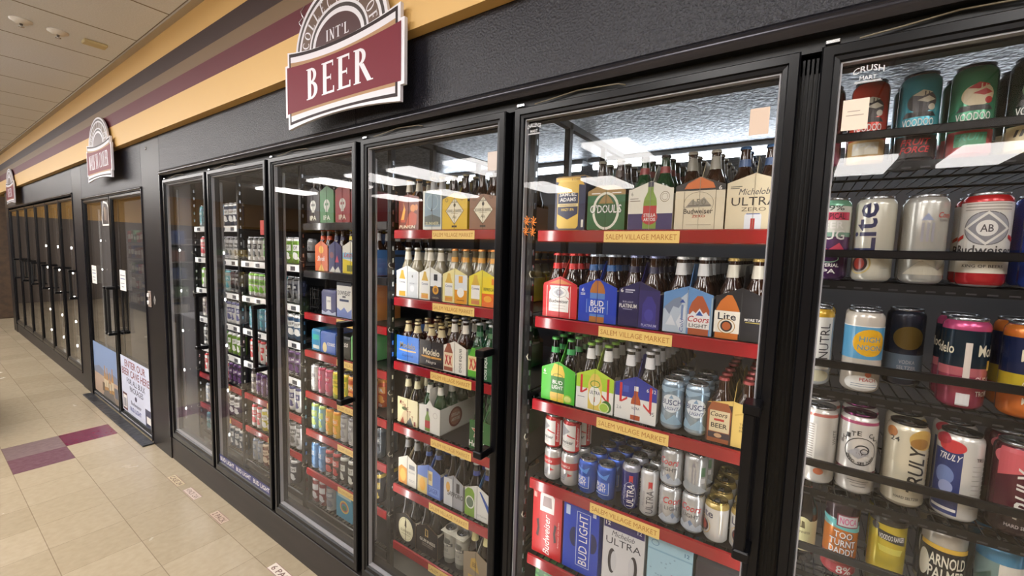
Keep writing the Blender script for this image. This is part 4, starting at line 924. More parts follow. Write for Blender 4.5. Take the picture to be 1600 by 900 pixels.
cl = can('12', (218, 216, 212), LT, [], .4, top=(184, 160, 96), lid=(190, 166, 100))
for k, x in enumerate((-.154, -.085)):
    for r_ in range(4): put(cl, x+.001*r_, .240+.070*r_, z, (0, .75)[k], 'white beer can with gold rim, %s column, %s from front' % (('left', 'right')[k], ORD[r_]), 'white cans with gold rims')

z = ROWS[4][4]
def hand(cx, cy, s=1, c=(60, 24, 28)): return [('P', [(cx-.006*s, cy+.03), (cx+.004*s, cy+.036), (cx+.008*s, cy), (cx+.004*s, cy-.036), (cx-.006*s, cy-.03), (cx+.0*s, cy)], c)]
o = [('R', -.062, .25, .062, .262, (150, 24, 30)), ('T', 'Budweiser', .0, .085, .150, .026, W_, 'vi'), ('P', [(-.030, .17), (.028, .17), (.030, .232), (.018, .244), (-.024, .244), (-.030, .232)], (224, 218, 214)), ('P', [(-.02, .19), (.02, .19), (.016, .23), (-.016, .23)], (150, 130, 130)), ('T', 'American Can Series', .048, .10, .10, .007, (236, 190, 180), 'vi'), ('R', -.056, .215, -.05, .235, (230, 190, 180)), ('R', -.048, .215, -.045, .235, (230, 190, 180))]+hand(-.038, .10)+hand(.036, .10, -1)
carton(-.708, z, .124, .268, .26, (184, 24, 32), o, 'upright red 12 pack carton with white script, fifth shelf', top=(150, 24, 30))
o = [('T', 'BUD LIGHT', .010, .125, .185, .032, W_, 'v'), ('R', .034, .025, .036, .225, (190, 206, 236)), ('R', -.016, .025, -.014, .225, (190, 206, 236)), ('R', -.016, .025, .036, .027, (190, 206, 236)), ('R', -.016, .223, .036, .225, (190, 206, 236)), ('R', -.058, .20, -.042, .235, (190, 206, 236)), ('R', .044, .222, .056, .236, (220, 226, 240))]
o = [('E', -.024, .125, .018, .036, (24, 34, 84)), ('E', .044, .125, .018, .036, (24, 34, 84)), ('R', -.02, .02, .04, .23, (26, 62, 176))]+o
t = carton(-.572, z, .136, .262, .26, (26, 62, 176), o, 'upright royal blue 12 pack carton, fifth shelf', top=(24, 50, 140))
o = [('R', -.068, .212, .068, .255, (44, 38, 104)), ('T', '12', -.054, .228, .016, .014, W_, 'b'), ('T', '12', .052, .232, .014, .014, (200, 200, 220), 'b'), ('T', 'Michelob', 0, .198, .076, .018, (60, 60, 70), 'i'), ('T', 'ULTRA', 0, .170, .118, .024, (44, 44, 56))]+[('E', -.036, .10, .014, .044, (50, 46, 50)), ('E', .036, .10, .014, .044, (50, 46, 50)), ('E', -.030, .10, .010, .036, (196, 196, 200)), ('E', .030, .10, .010, .036, (196, 196, 200))]
carton(-.419, z, .142, .258, .26, (206, 206, 208), o, 'upright white carton with purple top band, fifth shelf', top=(44, 38, 104))
o = [('R', -.066, .2, .066, .205, (130, 170, 190)), ('T', 'Coors', .012, .075, .13, .03, (190, 50, 56), 'vbi'), ('T', '12', .05, .22, .014, .012, (70, 110, 140), 'b'), ('O', -.045, .225, .012, .010, .002, (90, 130, 160))]+[('E', random.uniform(-.06, .06), random.uniform(.02, .2), .003, .002, (130, 160, 176)) for _ in range(26)]
carton(-.272, z, .136, .250, .26, (160, 196, 212), o, 'upright icy pale blue carton, fifth shelf', top=(150, 190, 210))
carton(-.132, z, .13, .235, .26, (52, 50, 58), [('R', -.05, .12, -.03, .17, (210, 190, 90)), ('R', -.02, .10, .03, .17, (226, 222, 214)), ('T', 'BE', .005, .14, .03, .02, (40, 40, 40), 'b'), ('T', 'ORIGINAL', 0, .07, .1, .02, (200, 200, 200), 'b')], 'upright dark grey carton with white panel, fifth shelf', top=(44, 44, 50))
z = ROWS[4][5]
o = [('E', random.uniform(-.05, .05), random.uniform(.16, .24), .006, .005, (90, 150, 80)) for _ in range(20)]
carton(-.695, z, .11, .262, .24, (44, 100, 52), o, 'upright leafy green carton, bottom shelf', top=(70, 130, 70))
carton(-.54, z, .14, .24, .24, (120, 34, 36), [('T', 'LAGER', 0, .18, .1, .03, W_, 'b')], 'upright dark red carton, bottom shelf')
carton(-.38, z, .14, .24, .24, (60, 70, 96), [('T', 'PILS', 0, .18, .1, .03, W_, 'b')], 'upright slate blue carton, bottom shelf')

# ---- third door from the right
z = ROWS[3][0]
o = [('P', [(-.05, .04), (-.03, .09), (-.035, .11), (-.02, .08), (-.03, .04)], (214, 150, 60)), ('E', .028, .085, .016, .015, (206, 130, 60)), ('E', .05, .088, .010, .012, (196, 120, 60)), ('P', [(-.02, .01), (.05, .02), (.055, .06), (.02, .075), (.0, .06)], (176, 70, 36)), ('T', 'PUNKIN', -.008, .012, .1, .012, (240, 226, 190), 'bi'), ('R', -.05, .03, -.02, .04, (160, 60, 30))]
t = six_pack(mid(-1.535, -1.402)[0], z, .133, (110, 44, 30), o, cap=(190, 150, 80), neck=(190, 180, 160), grip=(206, 140, 50), label='rust brown illustrated beer pack, top shelf, third door', hs=.128, hp=.146); behind(t, 1, .2, 'rust brown illustrated beer pack, %s one back')
o = [('P', [(-.055, 0), (.055, 0), (.055, .142), (-.055, .152)], (226, 226, 214)), ('P', [(-.046, .012), (.05, .012), (.048, .134), (-.046, .142)], (136, 158, 170)), ('O', 0, .105, .034, .03, .002, (190, 204, 208)), ('P', [(-.046, .05), (.0, .058), (.05, .046), (.05, .02), (-.046, .02)], (100, 108, 104)), ('P', [(-.008, .07), (-.004, .09), (.0, .07)], (50, 50, 60)), ('T', 'SUMMER', .0, .024, .08, .012, (214, 206, 160), 'b')]
t = six_pack(mid(-1.374, -1.266)[0], z, .112, (206, 210, 206), o, cap=(214, 180, 60), neck=(190, 190, 190), grip=(226, 196, 60), hs=.142, hp=.150, label='pale blue lighthouse scene beer pack, third door', handle=True); behind(t, 1, .2, 'pale blue scene beer pack, %s one back')
def diamond(bg, l2, hp):
    return [('P', [(-.058, 0), (.058, 0), (.058, .115), (0, hp), (-.058, .115)], bg), ('P', [(0, .018), (.050, .068), (0, .118), (-.050, .068)], (70, 60, 40)), ('P', [(0, .021), (.047, .068), (0, .115), (-.047, .068)], (232, 224, 196)), ('T', l2, 0, .068, .082, .011, (40, 36, 30), 'b'), ('E', 0, .089, .006, .007, (40, 36, 30)), ('T', 'Ale', 0, .046, .022, .012, (60, 54, 44), 'i'), ('T', 'ABSOLEME', 0, .100, .030, .005, (50, 44, 36), 'b', .0), ('R', -.02, .058, .02, .0592, (90, 84, 70)), ('R', -.014, .008, .014, .015, (40, 36, 30)), ('O', -.044, .108, .008, .007, .002, (60, 50, 30)), ('O', .040, .112, .008, .007, .002, (60, 50, 30))]
t = six_pack(mid(-1.263, -1.121)[0], z, .140, (222, 184, 36), diamond((222, 184, 36), 'VANILLA BARREL', .142), cap=(220, 214, 180), grip=(226, 196, 60), label='golden yellow beer pack with diamond label, third door', hp=.142); behind(t, 1, .2, 'golden yellow beer pack, %s one back')
t = six_pack(mid(-1.113, -.972)[0], z, .140, (140, 100, 74), diamond((140, 100, 74), 'BOURBON BARREL', .128), cap=(120, 100, 90), label='brown kraft beer pack with diamond label, third door', hp=.128); behind(t, 1, .2, 'brown kraft beer pack, %s one back')
z = ROWS[3][1]
def corona(left, right, lab, sub, extra):
    return [('R', -.067, 0, 0, .112, left), ('R', 0, 0, .067, .112, right)]+[('P', [(-.054, .004), (-.012, .004), (-.012, .078), (-.022, .1), (-.026, .118), (-.040, .118), (-.044, .1), (-.054, .078)], (206, 168, 64)), ('R', -.055, .026, -.011, .078, lab), ('T', 'Corona', -.033, .066, .038, .010, (40, 50, 100), 'b'), ('R', -.054, .006, -.012, .02, sub)]+extra
s = [((226, 228, 222), (204, 208, 212), (226, 228, 226), (222, 170, 50), [('E', .033, .040, .014, .014, (226, 228, 232)), ('T', 'EXTRA', .033, .062, .03, .006, (120, 120, 130)), ('E', .034, .092, .004, .006, (120, 120, 120))], 'white and pale grey'),
     ((226, 226, 214), (226, 228, 228), (226, 226, 222), (222, 150, 50), [('R', 0, 0, .067, .058, (30, 32, 46)), ('E', .033, .044, .018, .018, (222, 160, 44)), ('E', .033, .044, .010, .010, (150, 100, 40)), ('R', .022, .082, .044, .108, (40, 40, 44)), ('T', 'CERVEZA', .033, .012, .04, .006, (200, 190, 150))], 'white and black'),
     ((228, 216, 150), (214, 220, 226), (230, 230, 226), (206, 140, 60), [('R', 0, 0, .067, .054, (222, 152, 32)), ('E', .033, .044, .019, .019, (236, 236, 230)), ('R', .022, .082, .044, .108, (222, 160, 60)), ('R', .012, .012, .054, .015, (120, 60, 20))], 'white and amber'),
     ((222, 206, 60), (230, 204, 40), (232, 230, 224), (206, 130, 80), [('R', 0, 0, .067, .05, (226, 110, 40)), ('T', 'REFRESCA', .034, .066, .05, .012, (60, 90, 40), 'b'), ('E', .03, .03, .02, .012, (236, 170, 60)), ('R', .048, .084, .064, .106, (226, 130, 50))], 'yellow and orange')]
for (l, r_, lab, sub, ex, dn), (a, b2) in zip(s, ((-1.55, -1.397), (-1.393, -1.261), (-1.256, -1.112), (-1.106, -.972))):
    t = six_pack((a+b2)/2, z, b2-a-.004, l, corona(l, r_, lab, sub, ex), glass=M_CLEAR_GLASS, cap=(206, 206, 200) if dn[-1] in 'yk' else (226, 140, 60), neck=(232, 226, 210) if dn[-1] in 'yk' else (226, 160, 60), grip=(226, 226, 220), label='%s beer pack with clear bottles, second shelf, third door' % dn); behind(t, 2, .2, dn+' clear bottle pack, %s one back, third door')
z = ROWS[3][2]
FOIL = (200, 184, 140)
t = six_pack(-1.468, z, .150, (52, 120, 214), [('R', -.072, .003, .072, .107, (52, 120, 214)), ('R', -.073, 0, .073, .003, (200, 214, 230)), ('T', 'Modelo', .0, .070, .10, .026, (40, 44, 60), 'b'), ('T', 'Modelo', -.001, .0715, .10, .025, (150, 140, 110), 'b'), ('P', [(-.056, .052), (.056, .052), (.056, .047), (0, .044), (-.056, .047)], (220, 190, 130)), ('T', 'Especial', 0, .026, .07, .014, (24, 44, 90), 'i')], neck=FOIL, cap=FOIL, hs=.112, hp=.112, kind='stub', grip=(70, 130, 220), label='bright blue square cut beer pack with foil necks, third door'); behind(t, 1, .2, 'bright blue square cut pack, %s one back')
t = six_pack(-1.316, z, .150, (34, 24, 22), [('R', -.073, 0, .073, .003, (150, 130, 110)), ('T', 'Modelo', 0, .066, .10, .028, (236, 226, 200), 'b'), ('P', [(-.06, .048), (.06, .048), (.06, .042), (0, .038), (-.06, .042)], (206, 150, 60)), ('T', 'Negra', 0, .022, .06, .016, (226, 220, 210), 'i')], neck=FOIL, cap=(190, 170, 110), hs=.112, hp=.112, kind='stub', label='black square cut beer pack with foil necks, third door'); behind(t, 1, .2, 'black square cut pack, %s one back')
XX = lambda cx, cy, s, c: [('P', [(cx-s, cy+s), (cx-s+.006, cy+s), (cx+.003, cy-s), (cx-.003, cy-s)], c), ('P', [(cx-.003, cy+s), (cx-s+.006, cy-s), (cx-s, cy-s), (cx-.009, cy+s)], c), ('P', [(cx, cy+s), (cx+.006, cy+s), (cx+s, cy-s), (cx+s-.006, cy-s)], c), ('P', [(cx+s-.006, cy+s), (cx+s, cy+s), (cx+.006, cy-s), (cx, cy-s)], c)]
o = [('P', [(-.060, .006), (-.010, .006), (-.010, .082), (-.020, .104), (-.026, .122), (-.042, .122), (-.048, .104), (-.060, .082)], (150, 84, 60)), ('R', -.061, .022, -.009, .080, (226, 206, 170))]+XX(-.035, .05, .02, (176, 40, 40))+[('T', 'DOS EQUIS', .034, .058, .095, .016, (40, 38, 40), 'vb')]
t = six_pack(-1.178, z, .130, (226, 222, 210), o, cap=(190, 190, 190), neck=(220, 214, 200), label='white beer pack with red crosses on amber bottle, third door', hs=.108, hp=.138); behind(t, 1, .2, 'white red-cross beer pack, %s one back')
o = [('R', 0, 0, .066, .112, (36, 92, 56)), ('P', [(-.062, .006), (-.008, .006), (-.008, .082), (-.020, .104), (-.028, .124), (-.044, .124), (-.050, .104), (-.062, .082)], (92, 170, 50)), ('R', -.063, .030, -.007, .086, (222, 206, 150))]+XX(-.035, .055, .022, (186, 40, 40))+[('T', 'DOS EQUIS', .030, .055, .095, .016, W_, 'vb')]
t = six_pack(-1.040, z, .132, (56, 110, 60), o, glass=M_GREEN_GLASS, cap=(206, 206, 206), neck=(60, 110, 70), grip=(40, 110, 70), label='green beer pack with red crosses, third door', hs=.108, hp=.138); behind(t, 1, .2, 'green red-cross beer pack, %s one back')
z = ROWS[3][3]
o = [('R', -.068, 0, .068, .110, (214, 204, 160)), ('P', [(-.05, .01), (.0, .0), (.02, .03), (.01, .06), (-.01, .068), (-.03, .05)], (196, 176, 140)), ('E', -.018, .068, .020, .008, (70, 90, 50)), ('P', [(-.05, .0), (-.03, .03), (-.02, .0)], (150, 60, 40)), ('P', [(-.01, .0), (.02, .036), (.04, .0)], (60, 60, 64))]
for k, ch in enumerate('MORETTI'): o.append(('T', ch, -.046+.016*k, .094-.0016*k*k-.004*k, .012, .020, (130, 34, 30), 'b'))
t = six_pack(-1.466, z, .138, (214, 204, 160), o, cap=(60, 50, 44), neck=(216, 208, 170), glass=M_DARK_GLASS, hs=.116, hp=.116, label='cream beer pack with red arched lettering, fourth shelf, third door'); behind(t, 1, .2, 'cream red-lettered pack, %s one back')
t = empty('beer_carrier', (-1.322, .215, z)); tag(t, 'large white open carrier of green bottles, fourth shelf, third door', 'beer pack', 'six packs of bottled beer')
m = MB(); hw = .066; L_ = .30
for a, b2 in ((-hw, -hw+.0015), (hw-.0015, hw)): m.box(a, b2, 0, L_, 0, .118, mat((222, 220, 212)))
m.prism([(-hw, 0), (hw, 0), (hw, .118), (.02, .124), (0, .150), (-.02, .124), (-hw, .118)], 0, .0015, mat((170, 150, 120)), mat((222, 220, 212))); m.box(-hw, hw, L_-.0015, L_, 0, .118, mat((222, 220, 212)))
m.box(-.0008, .0008, 0, L_, 0, .20, mat((226, 224, 216)))
art(m, bottle_art(-.012, .004, .105, (110, 140, 60), (176, 44, 48), (70, 60, 70))+[('O', .036, .085, .013, .013, .0015, (150, 140, 130)), ('E', -.012, .030, .015, .013, (176, 44, 48))], lambda u, v, k: (u, -k, v))
art(m, [('E', .10, .060, .045, .046, (130, 74, 60)), ('E', .10, .060, .036, .037, (170, 120, 100)), ('T', 'STELLA', .10, .072, .055, .014, (226, 214, 200), 'b'), ('T', 'ARTOIS', .10, .050, .055, .014, (226, 214, 200), 'b'), ('R', 0, 0, L_, .004, (190, 180, 170))], lambda u, v, k: (hw+k, u, v))
kid(m.build('carrier', t), t)
bd, cd = bottle_mesh('long', M_GREEN_GLASS, (226, 224, 212), (90, 84, 80), CREAM)
for yy in range(4):
    for sx in (-1, 1):
        o = bpy.data.objects.new('bottle', bd); COL.objects.link(o); kid(o, t); o.location = (sx*.033, .037+.073*yy, .0014); c_ = bpy.data.objects.new('cap', cd); COL.objects.link(c_); kid(c_, o)
STAR = lambda cx, cy, r1, c: [('P', [(cx+(r1 if k % 2 == 0 else r1*.42)*math.sin(PI*k/5), cy+(r1 if k % 2 == 0 else r1*.42)*math.cos(PI*k/5)) for k in range(10)], c)]
t = six_pack(-1.024, z, .132, (34, 92, 44), STAR(-.022, .074, .034, (230, 226, 214))+STAR(-.022, .074, .029, (186, 40, 34))+[('T', 'Heineken', -.006, .022, .118, .024, W_, 'b')], glass=M_GREEN_GLASS, cap=(120, 140, 120), neck=(40, 90, 50), grip=(50, 140, 60), label='green beer pack with a large red star', hs=.116, hp=.122); behind(t, 1, .2, 'green red-star beer pack, %s one back')
z = ROWS[3][4]
t = six_pack(-1.464, z, .126, (214, 210, 198), [('P', [(-.06, 0), (0, 0), (0, .075), (-.04, .085), (-.06, .07)], (206, 140, 60)), ('E', -.03, .04, .02, .03, (226, 180, 90)), ('R', .012, .08, .05, .10, (120, 120, 126)), ('T', 'BELGIAN', .03, .066, .04, .008, (120, 120, 120)), ('R', .012, .03, .05, .032, (150, 150, 150)), ('R', .012, .024, .05, .026, (150, 150, 150))], neck=(140, 140, 140), cap=(200, 200, 200), glass=M_DARK_GLASS, grip=(190, 170, 130), label='white pack with orange glass picture, fifth shelf, third door'); behind(t, 1, .2, 'white pack with grey necks, %s one back, third door')
t = six_pack(-1.322, z, .148, (88, 120, 196), [('R', -.072, .0, -.010, .075, (214, 190, 120)), ('E', -.04, .04, .02, .03, (230, 170, 40)), ('R', -.006, .05, .024, .112, (220, 206, 160)), ('R', .0, .07, .018, .10, (180, 150, 90)), ('R', -.004, .01, .066, .046, (120, 150, 214)), ('T', 'LAGER', .03, .030, .056, .020, (40, 70, 150), 'b')], neck=(60, 84, 140), cap=(150, 150, 160), glass=M_DARK_GLASS, label='periwinkle blue lager pack with yellow glass, third door'); behind(t, 1, .2, 'periwinkle blue pack, %s one back')
t = six_pack(-1.173, z, .114, (150, 152, 158), [('P', [(-.055, 0), (-.004, 0), (-.008, .12), (-.055, .118)], (196, 198, 202)), ('E', -.03, .08, .012, .022, (206, 160, 80)), ('R', .018, .07, .036, .11, (50, 50, 54)), ('T', 'SAPPORO', .012, .056, .09, .020, (30, 30, 34), 'b')], neck=None, cap=(220, 220, 220), glass=M_DARK_GLASS, label='silver grey beer pack, fifth shelf, third door'); behind(t, 1, .2, 'silver grey beer pack, %s one back')
t = six_pack(-1.040, z, .136, (206, 206, 200), [('P', [(-.066, 0), (-.012, 0), (-.014, .10), (-.026, .118), (-.05, .118), (-.066, .10)], (112, 150, 50)), ('E', -.038, .058, .024, .026, (214, 214, 206)), ('E', -.038, .058, .019, .021, (90, 110, 90)), ('P', [(.0, .12), (.012, .12), (.062, .04), (.062, .07), (.02, .12)], (40, 76, 150)), ('T', 'EXTRA DRY', .03, .02, .05, .008, (120, 120, 120))], neck=(40, 60, 130), cap=(206, 210, 206), glass=M_DARK_GLASS, grip=(40, 110, 170), label='white pack with green bottle and blue stripe, third door'); behind(t, 1, .2, 'white pack with blue necks, %s one back')
z = ROWS[3][5]
t = six_pack(-1.472, z, .140, (30, 26, 26), [('E', .0, .062, .050, .056, (214, 206, 170)), ('O', 0, .062, .045, .050, .001, (120, 110, 80)), ('P', [(-.008, .075), (.006, .07), (.004, .10), (-.004, .105)], (60, 50, 44)), ('T', 'GUINNESS', 0, .052, .07, .012, (90, 76, 60), 'b'), ('R', -.03, .036, .03, .038, (120, 110, 90))], glass=M_DARK_GLASS, cap=(206, 200, 186), label='black stout pack with cream oval label, bottom shelf'); behind(t, 1, .2, 'black stout pack, %s one back, bottom shelf')
t = six_pack(-1.330, z, .140, (28, 24, 26), [('P', [(-.012, .082), (.010, .082), (.008, .116), (-.010, .120)], (190, 160, 100)), ('P', [(-.006, .088), (.004, .088), (.004, .110), (-.006, .112)], (34, 28, 28)), ('T', 'GUINNESS', .004, .062, .10, .014, (226, 220, 206), 'b'), ('R', -.03, .046, .04, .049, (150, 140, 130)), ('R', -.03, .036, .04, .043, (110, 104, 96))], glass=M_DARK_GLASS, cap=(60, 50, 50), label='black stout pack with small gold harp, bottom shelf'); behind(t, 1, .2, 'black harp pack, %s one back, bottom shelf')
c4 = can('16', (206, 204, 190), [('E', 0, .11, .020, .014, (90, 90, 84)), ('R', -.03, .085, .03, .10, (80, 80, 76)), ('T', 'SMITH', 0, .092, .04, .010, (220, 216, 200), 'b'), ('R', -.02, .05, .02, .053, (130, 126, 116)), ('T', 'ALE', 0, .068, .02, .012, (90, 90, 84), 'b'), ('R', -.015, .03, .015, .033, (130, 126, 116))], [(0, .03, (150, 150, 140)), (.13, .157, (190, 186, 170))], .4)
t = empty('can_pack', (-1.185, .225, z)); tag(t, 'four white ale cans joined by a card top, bottom shelf', 'can pack')
m = MB(); m.rbox(-.068, .068, .0, .136, .146, .150, mat((196, 192, 174)), .0015)
for a in (-.034, .034):
    for b2 in (.034, .102): m.lathe([(.0295, .1505), (.0275, .159), (.026, .159)], mat((196, 192, 174)), 20, a, b2)
kid(m.build('card_top', t), t)
for n, (a, b2) in enumerate(((-.034, .034), (.034, .034), (-.034, .102), (.034, .102))):
    if n == 0: c_ = c4; USED[c4.name] = True; c_.name = 'ale_can'
    else: c_ = c4.copy(); COL.objects.link(c_)
    kid(c_, t); c_.location = (a, b2, 0)
    if n == 0: pass
    else: l = bpy.data.objects.new('lid', lid_mesh('16')); COL.objects.link(l); kid(l, c_)
t = six_pack(-1.040, z, .136, (150, 134, 112), [('P', [(-.03, .06), (.02, .05), (.0, .11), (-.025, .10)], (196, 160, 84)), ('T', 'BB', -.006, .078, .02, .02, (110, 84, 50), 'b'), ('R', -.04, .0, -.01, .03, (196, 160, 84)), ('R', .01, .0, .04, .025, (196, 160, 84))], neck=(206, 196, 140), cap=(206, 196, 140), glass=M_DARK_GLASS, grip=(190, 184, 170), label='tan pack with gold necked bottles, bottom shelf'); behind(t, 1, .2, 'tan pack, %s one back, bottom shelf')

# ---- fourth door from the right
DN = 'fourth door'
z = ROWS[2][0]
for x, col, nm in ((-2.345+.09, (36, 30, 34), 'black'), (-2.105+.0, (36, 120, 48), 'green'), (-1.965, (150, 40, 44), 'dark red'), (-1.83, (120, 30, 40), 'maroon')):
    if nm == 'black': x = -2.235
    t = six_pack(x, z, .128, col, [('E', 0, .085, .028, .026, (206, 206, 196)), ('R', -.012, .052, .012, .066, (206, 206, 196)), ('E', -.010, .088, .006, .007, col), ('E', .010, .088, .006, .007, col), ('T', 'IPA', 0, .025, .06, .022, (230, 226, 200), 'b')], hs=.15, hp=.185, cap=(180, 180, 180), label='%s high-peaked beer pack, top shelf, %s' % (nm, DN), handle=False)
z = ROWS[2][1]
for (a, b2), col, ops_, nm, nk in (((-2.222, -2.100), (216, 104, 44), [('E', 0, .11, .022, .02, (240, 180, 60)), ('T', 'Shock', 0, .065, .07, .026, W_, 'bi'), ('P', [(-.03, 0), (.0, .04), (.03, .0)], (236, 190, 90))], 'orange swirled', (226, 90, 50)),
        ((-2.092, -1.975), (44, 42, 96), [('E', -.03, .085, .018, .016, (120, 60, 70)), ('P', [(-.05, 0), (-.02, .03), (.0, .01), (.03, .03), (.05, 0)], (222, 220, 206)), ('P', [(.0, .05), (.02, .085), (.035, .05)], (200, 70, 90))], 'deep blue patterned', (30, 30, 70)),
        ((-1.968, -1.830), (222, 220, 206), [('P', [(-.066, 0), (.066, 0), (.066, .05), (-.066, .07)], (222, 200, 50)), ('R', -.066, .07, .066, .10, (130, 180, 206)), ('T', 'Leinen', .0, .09, .1, .026, (190, 50, 50), 'bi'), ('R', -.03, .01, .03, .04, (120, 120, 40))], 'white and lemon yellow', (226, 206, 60)), ((-1.82, -1.69), (60, 100, 150), [], 'steel blue', (190, 190, 190))):
    t = six_pack((a+b2)/2, z, b2-a, col, ops_, neck=nk, cap=nk, grip=col, hs=.13, hp=.165, label='%s beer pack, second shelf, %s' % (nm, DN)); behind(t, 1, .2, nm+' pack, %s one back, fourth door')
z = ROWS[2][2]
carton(-2.095, z, .135, .135, .2, (38, 40, 100), [('R', -.022, .03, .022, .10, (226, 224, 216)), ('T', 'CIDER', 0, .075, .034, .01, (40, 40, 90), 'b'), ('P', [(-.066, 0), (-.066, .022), (-.03, .012), (0, .026), (.03, .012), (.066, .022), (.066, 0)], (190, 196, 220))], 'short navy carton with white panel, third shelf, '+DN)
carton(-1.955, z, .13, .185, .2, (226, 226, 220), [('T', 'DOWNEAST', 0, .130, .112, .024, (40, 44, 60), 'b'), ('R', -.04, .085, .04, .097, (40, 60, 100)), ('R', -.014, .105, .014, .115, (90, 90, 100)), ('P', [(-.064, 0), (-.064, .05), (-.03, .035), (0, .055), (.03, .03), (.064, .05), (.064, 0)], (120, 140, 200)), ('R', -.064, .168, .064, .185, (40, 44, 60))], 'tall white carton with navy top, third shelf, '+DN, top=(40, 44, 60))
carton(-1.815, z, .13, .185, .2, (190, 120, 60), [('T', 'CIDER', 0, .13, .11, .024, W_, 'b')], 'tall amber carton, third shelf, '+DN)
b = MB()
for yy in (0, .3):
    for zz in (.03, .08, .13): b.tube([(-2.262, .21+yy, z+zz), (-2.18, .21+yy, z+zz)], .002, M_WIRE, 5)
    for xx in (-2.262, -2.24, -2.218, -2.196, -2.18): b.tube([(xx, .21+yy, z), (xx, .21+yy, z+.14)], .0018, M_WIRE, 5)
b.tube([(-2.25, .212, z+.14), (-2.19, .212, z+.01)], .002, M_WIRE, 5)
tag(b.build('wire_divider'), 'small black wire divider at the left of the third shelf', 'divider')
z = ROWS[2][3]
for (a, b2), col, ops_, nm, hh in (((-2.265, -2.18), (56, 130, 170), [('R', -.03, .06, .03, .09, (60, 170, 150)), ('R', -.03, .01, .03, .03, (200, 200, 190))], 'teal', .12), ((-2.178, -2.035), (40, 90, 180), [('E', -.03, .03, .02, .028, (232, 214, 150)), ('T', 'coast', .03, .055, .07, .02, W_, 'b')], 'sea blue', .118),
        ((-2.03, -1.905), (24, 30, 30), [('T', 'Guss', 0, .075, .09, .03, W_, 'bi'), ('T', 'TW', -.02, .045, .05, .02, W_, 'b')], 'black lettered', .115), ((-1.90, -1.78), (110, 180, 110), [('T', 'K', -.02, .06, .03, .05, W_, 'b')], 'mint green', .13)):
    carton((a+b2)/2, z, b2-a, hh, .2, col, ops_, '%s low carton, fourth shelf, %s' % (nm, DN))
yc = can('12', (226, 170, 40), [('R', -.04, .04, .04, .07, (120, 60, 30))], [], .3)
for k in range(5): put(yc, -2.16+.072*k, .47, z+.0, 0, 'golden yellow can behind the low cartons, %s from left' % ORD[k], 'golden cans behind the cartons')
def bars(fg, h, seed):
    r = random.Random(seed); o_ = []
    for k in range(6):
        v = h*(.2+.11*k); o_.append(('R', -.02+r.uniform(0, .008), v, .016+r.uniform(-.01, .006), v+h*.03, fg))
    return o_
def splash(c, h): return [('E', 0, h*.33, .020, h*.12, c), ('E', .012, h*.24, .014, h*.06, c)]
CANS = {}
def row_cans(i, z, spec, shelfno, y=.235, depth=2, x0=None, door=None):
    x = (XL(i)+.045) if x0 is None else x0; n = 0
    for (kind, base, acc, fg, text, cnt, nm) in spec:
        r, h = CP[kind]
        key = (kind, base, acc, fg, text)
        if key not in CANS:
            ops_ = [('R', -.03, h*.5, .03, h*.72, acc)]+splash(acc, h)+([('T', text, 0, h*.61, .046, h*.10, fg, 'b')] if len(text) > 3 else [('T', text, 0, h*.61, .034, h*.14, fg, 'b')])+bars(fg, h*.35, len(CANS))[:3]
            CANS[key] = can(kind, base, ops_, [(h*.86, h, acc)], .35)
        x += r if n else 0
        for k in range(cnt):
            for d_ in range(depth):
                put(CANS[key], x+.004*d_, y+(2*r+.006)*d_, z, random.uniform(-.3, .3), '%s can, %s from left, %s row, %s shelf, %s' % (nm, ORD[n % 12], ORD[d_], ORD[shelfno], door or DOORP[i].replace(' cooler', '').replace(' from right', '')), 'cans in rows inside the cooler')
            x += 2*r+.004; n += 1
        x -= r
        if x > XL(i)+.70: break
WH = (226, 226, 222); PK = (190, 60, 96); LB = (130, 180, 214); TL = (60, 140, 150); PU = (90, 50, 110)
row_cans(2, ROWS[2][4], [('16', WH, (206, 206, 206), (40, 40, 50), 'RUN', 1, 'tall white'), ('16', (206, 120, 150), PK, WH, 'BERRY', 2, 'tall pink'), ('16', (190, 200, 60), (226, 200, 60), (60, 80, 40), 'CITRUS', 2, 'tall lime yellow'), ('16', (206, 90, 50), (226, 150, 60), WH, 'IPA', 3, 'tall orange')], 4, x0=-2.245, depth=2)
row_cans(2, ROWS[2][5], [('16', (150, 196, 210), (190, 214, 120), WH, 'LIGHT', 2, 'tall pale green blue'), ('16', (222, 180, 44), (226, 150, 40), WH, 'MANGO', 2, 'tall mango yellow'), ('16', (190, 192, 192), (120, 120, 124), WH, 'BREW', 2, 'tall silver'), ('16', (60, 70, 80), (90, 100, 110), WH, 'DARK', 3, 'tall slate')], 5, x0=-2.245)
row_cans(2, ROWS[2][6], [('16', (110, 156, 206), (90, 140, 190), WH, 'ICE', 2, 'tall sky blue'), ('16', (60, 34, 36), (176, 60, 60), WH, 'RED', 2, 'tall dark brown'), ('16', (40, 40, 44), (190, 190, 180), (60, 60, 60), 'WEST', 3, 'tall black and white'), ('16', (60, 60, 66), (206, 180, 90), WH, 'GOLD', 2, 'tall charcoal')], 6, x0=-2.25)
row_cans(2, ROWS[2][7], [('16', (150, 60, 70), (206, 200, 200), WH, 'CHERRY', 2, 'tall cherry red'), ('16', (206, 204, 200), (120, 120, 130), WH, 'LAGER', 1, 'tall pale grey')], 7, x0=-2.245)
carton(-1.965, ROWS[2][7], .15, .15, .2, (60, 140, 166), [('O', 0, .07, .04, .035, .008, (226, 180, 60)), ('O', 0, .07, .030, .026, .006, (190, 70, 60)), ('E', 0, .065, .018, .014, (60, 120, 70)), ('R', -.06, .12, .06, .135, (190, 214, 214))], 'blue carton with rainbow oval, bottom shelf, '+DN)
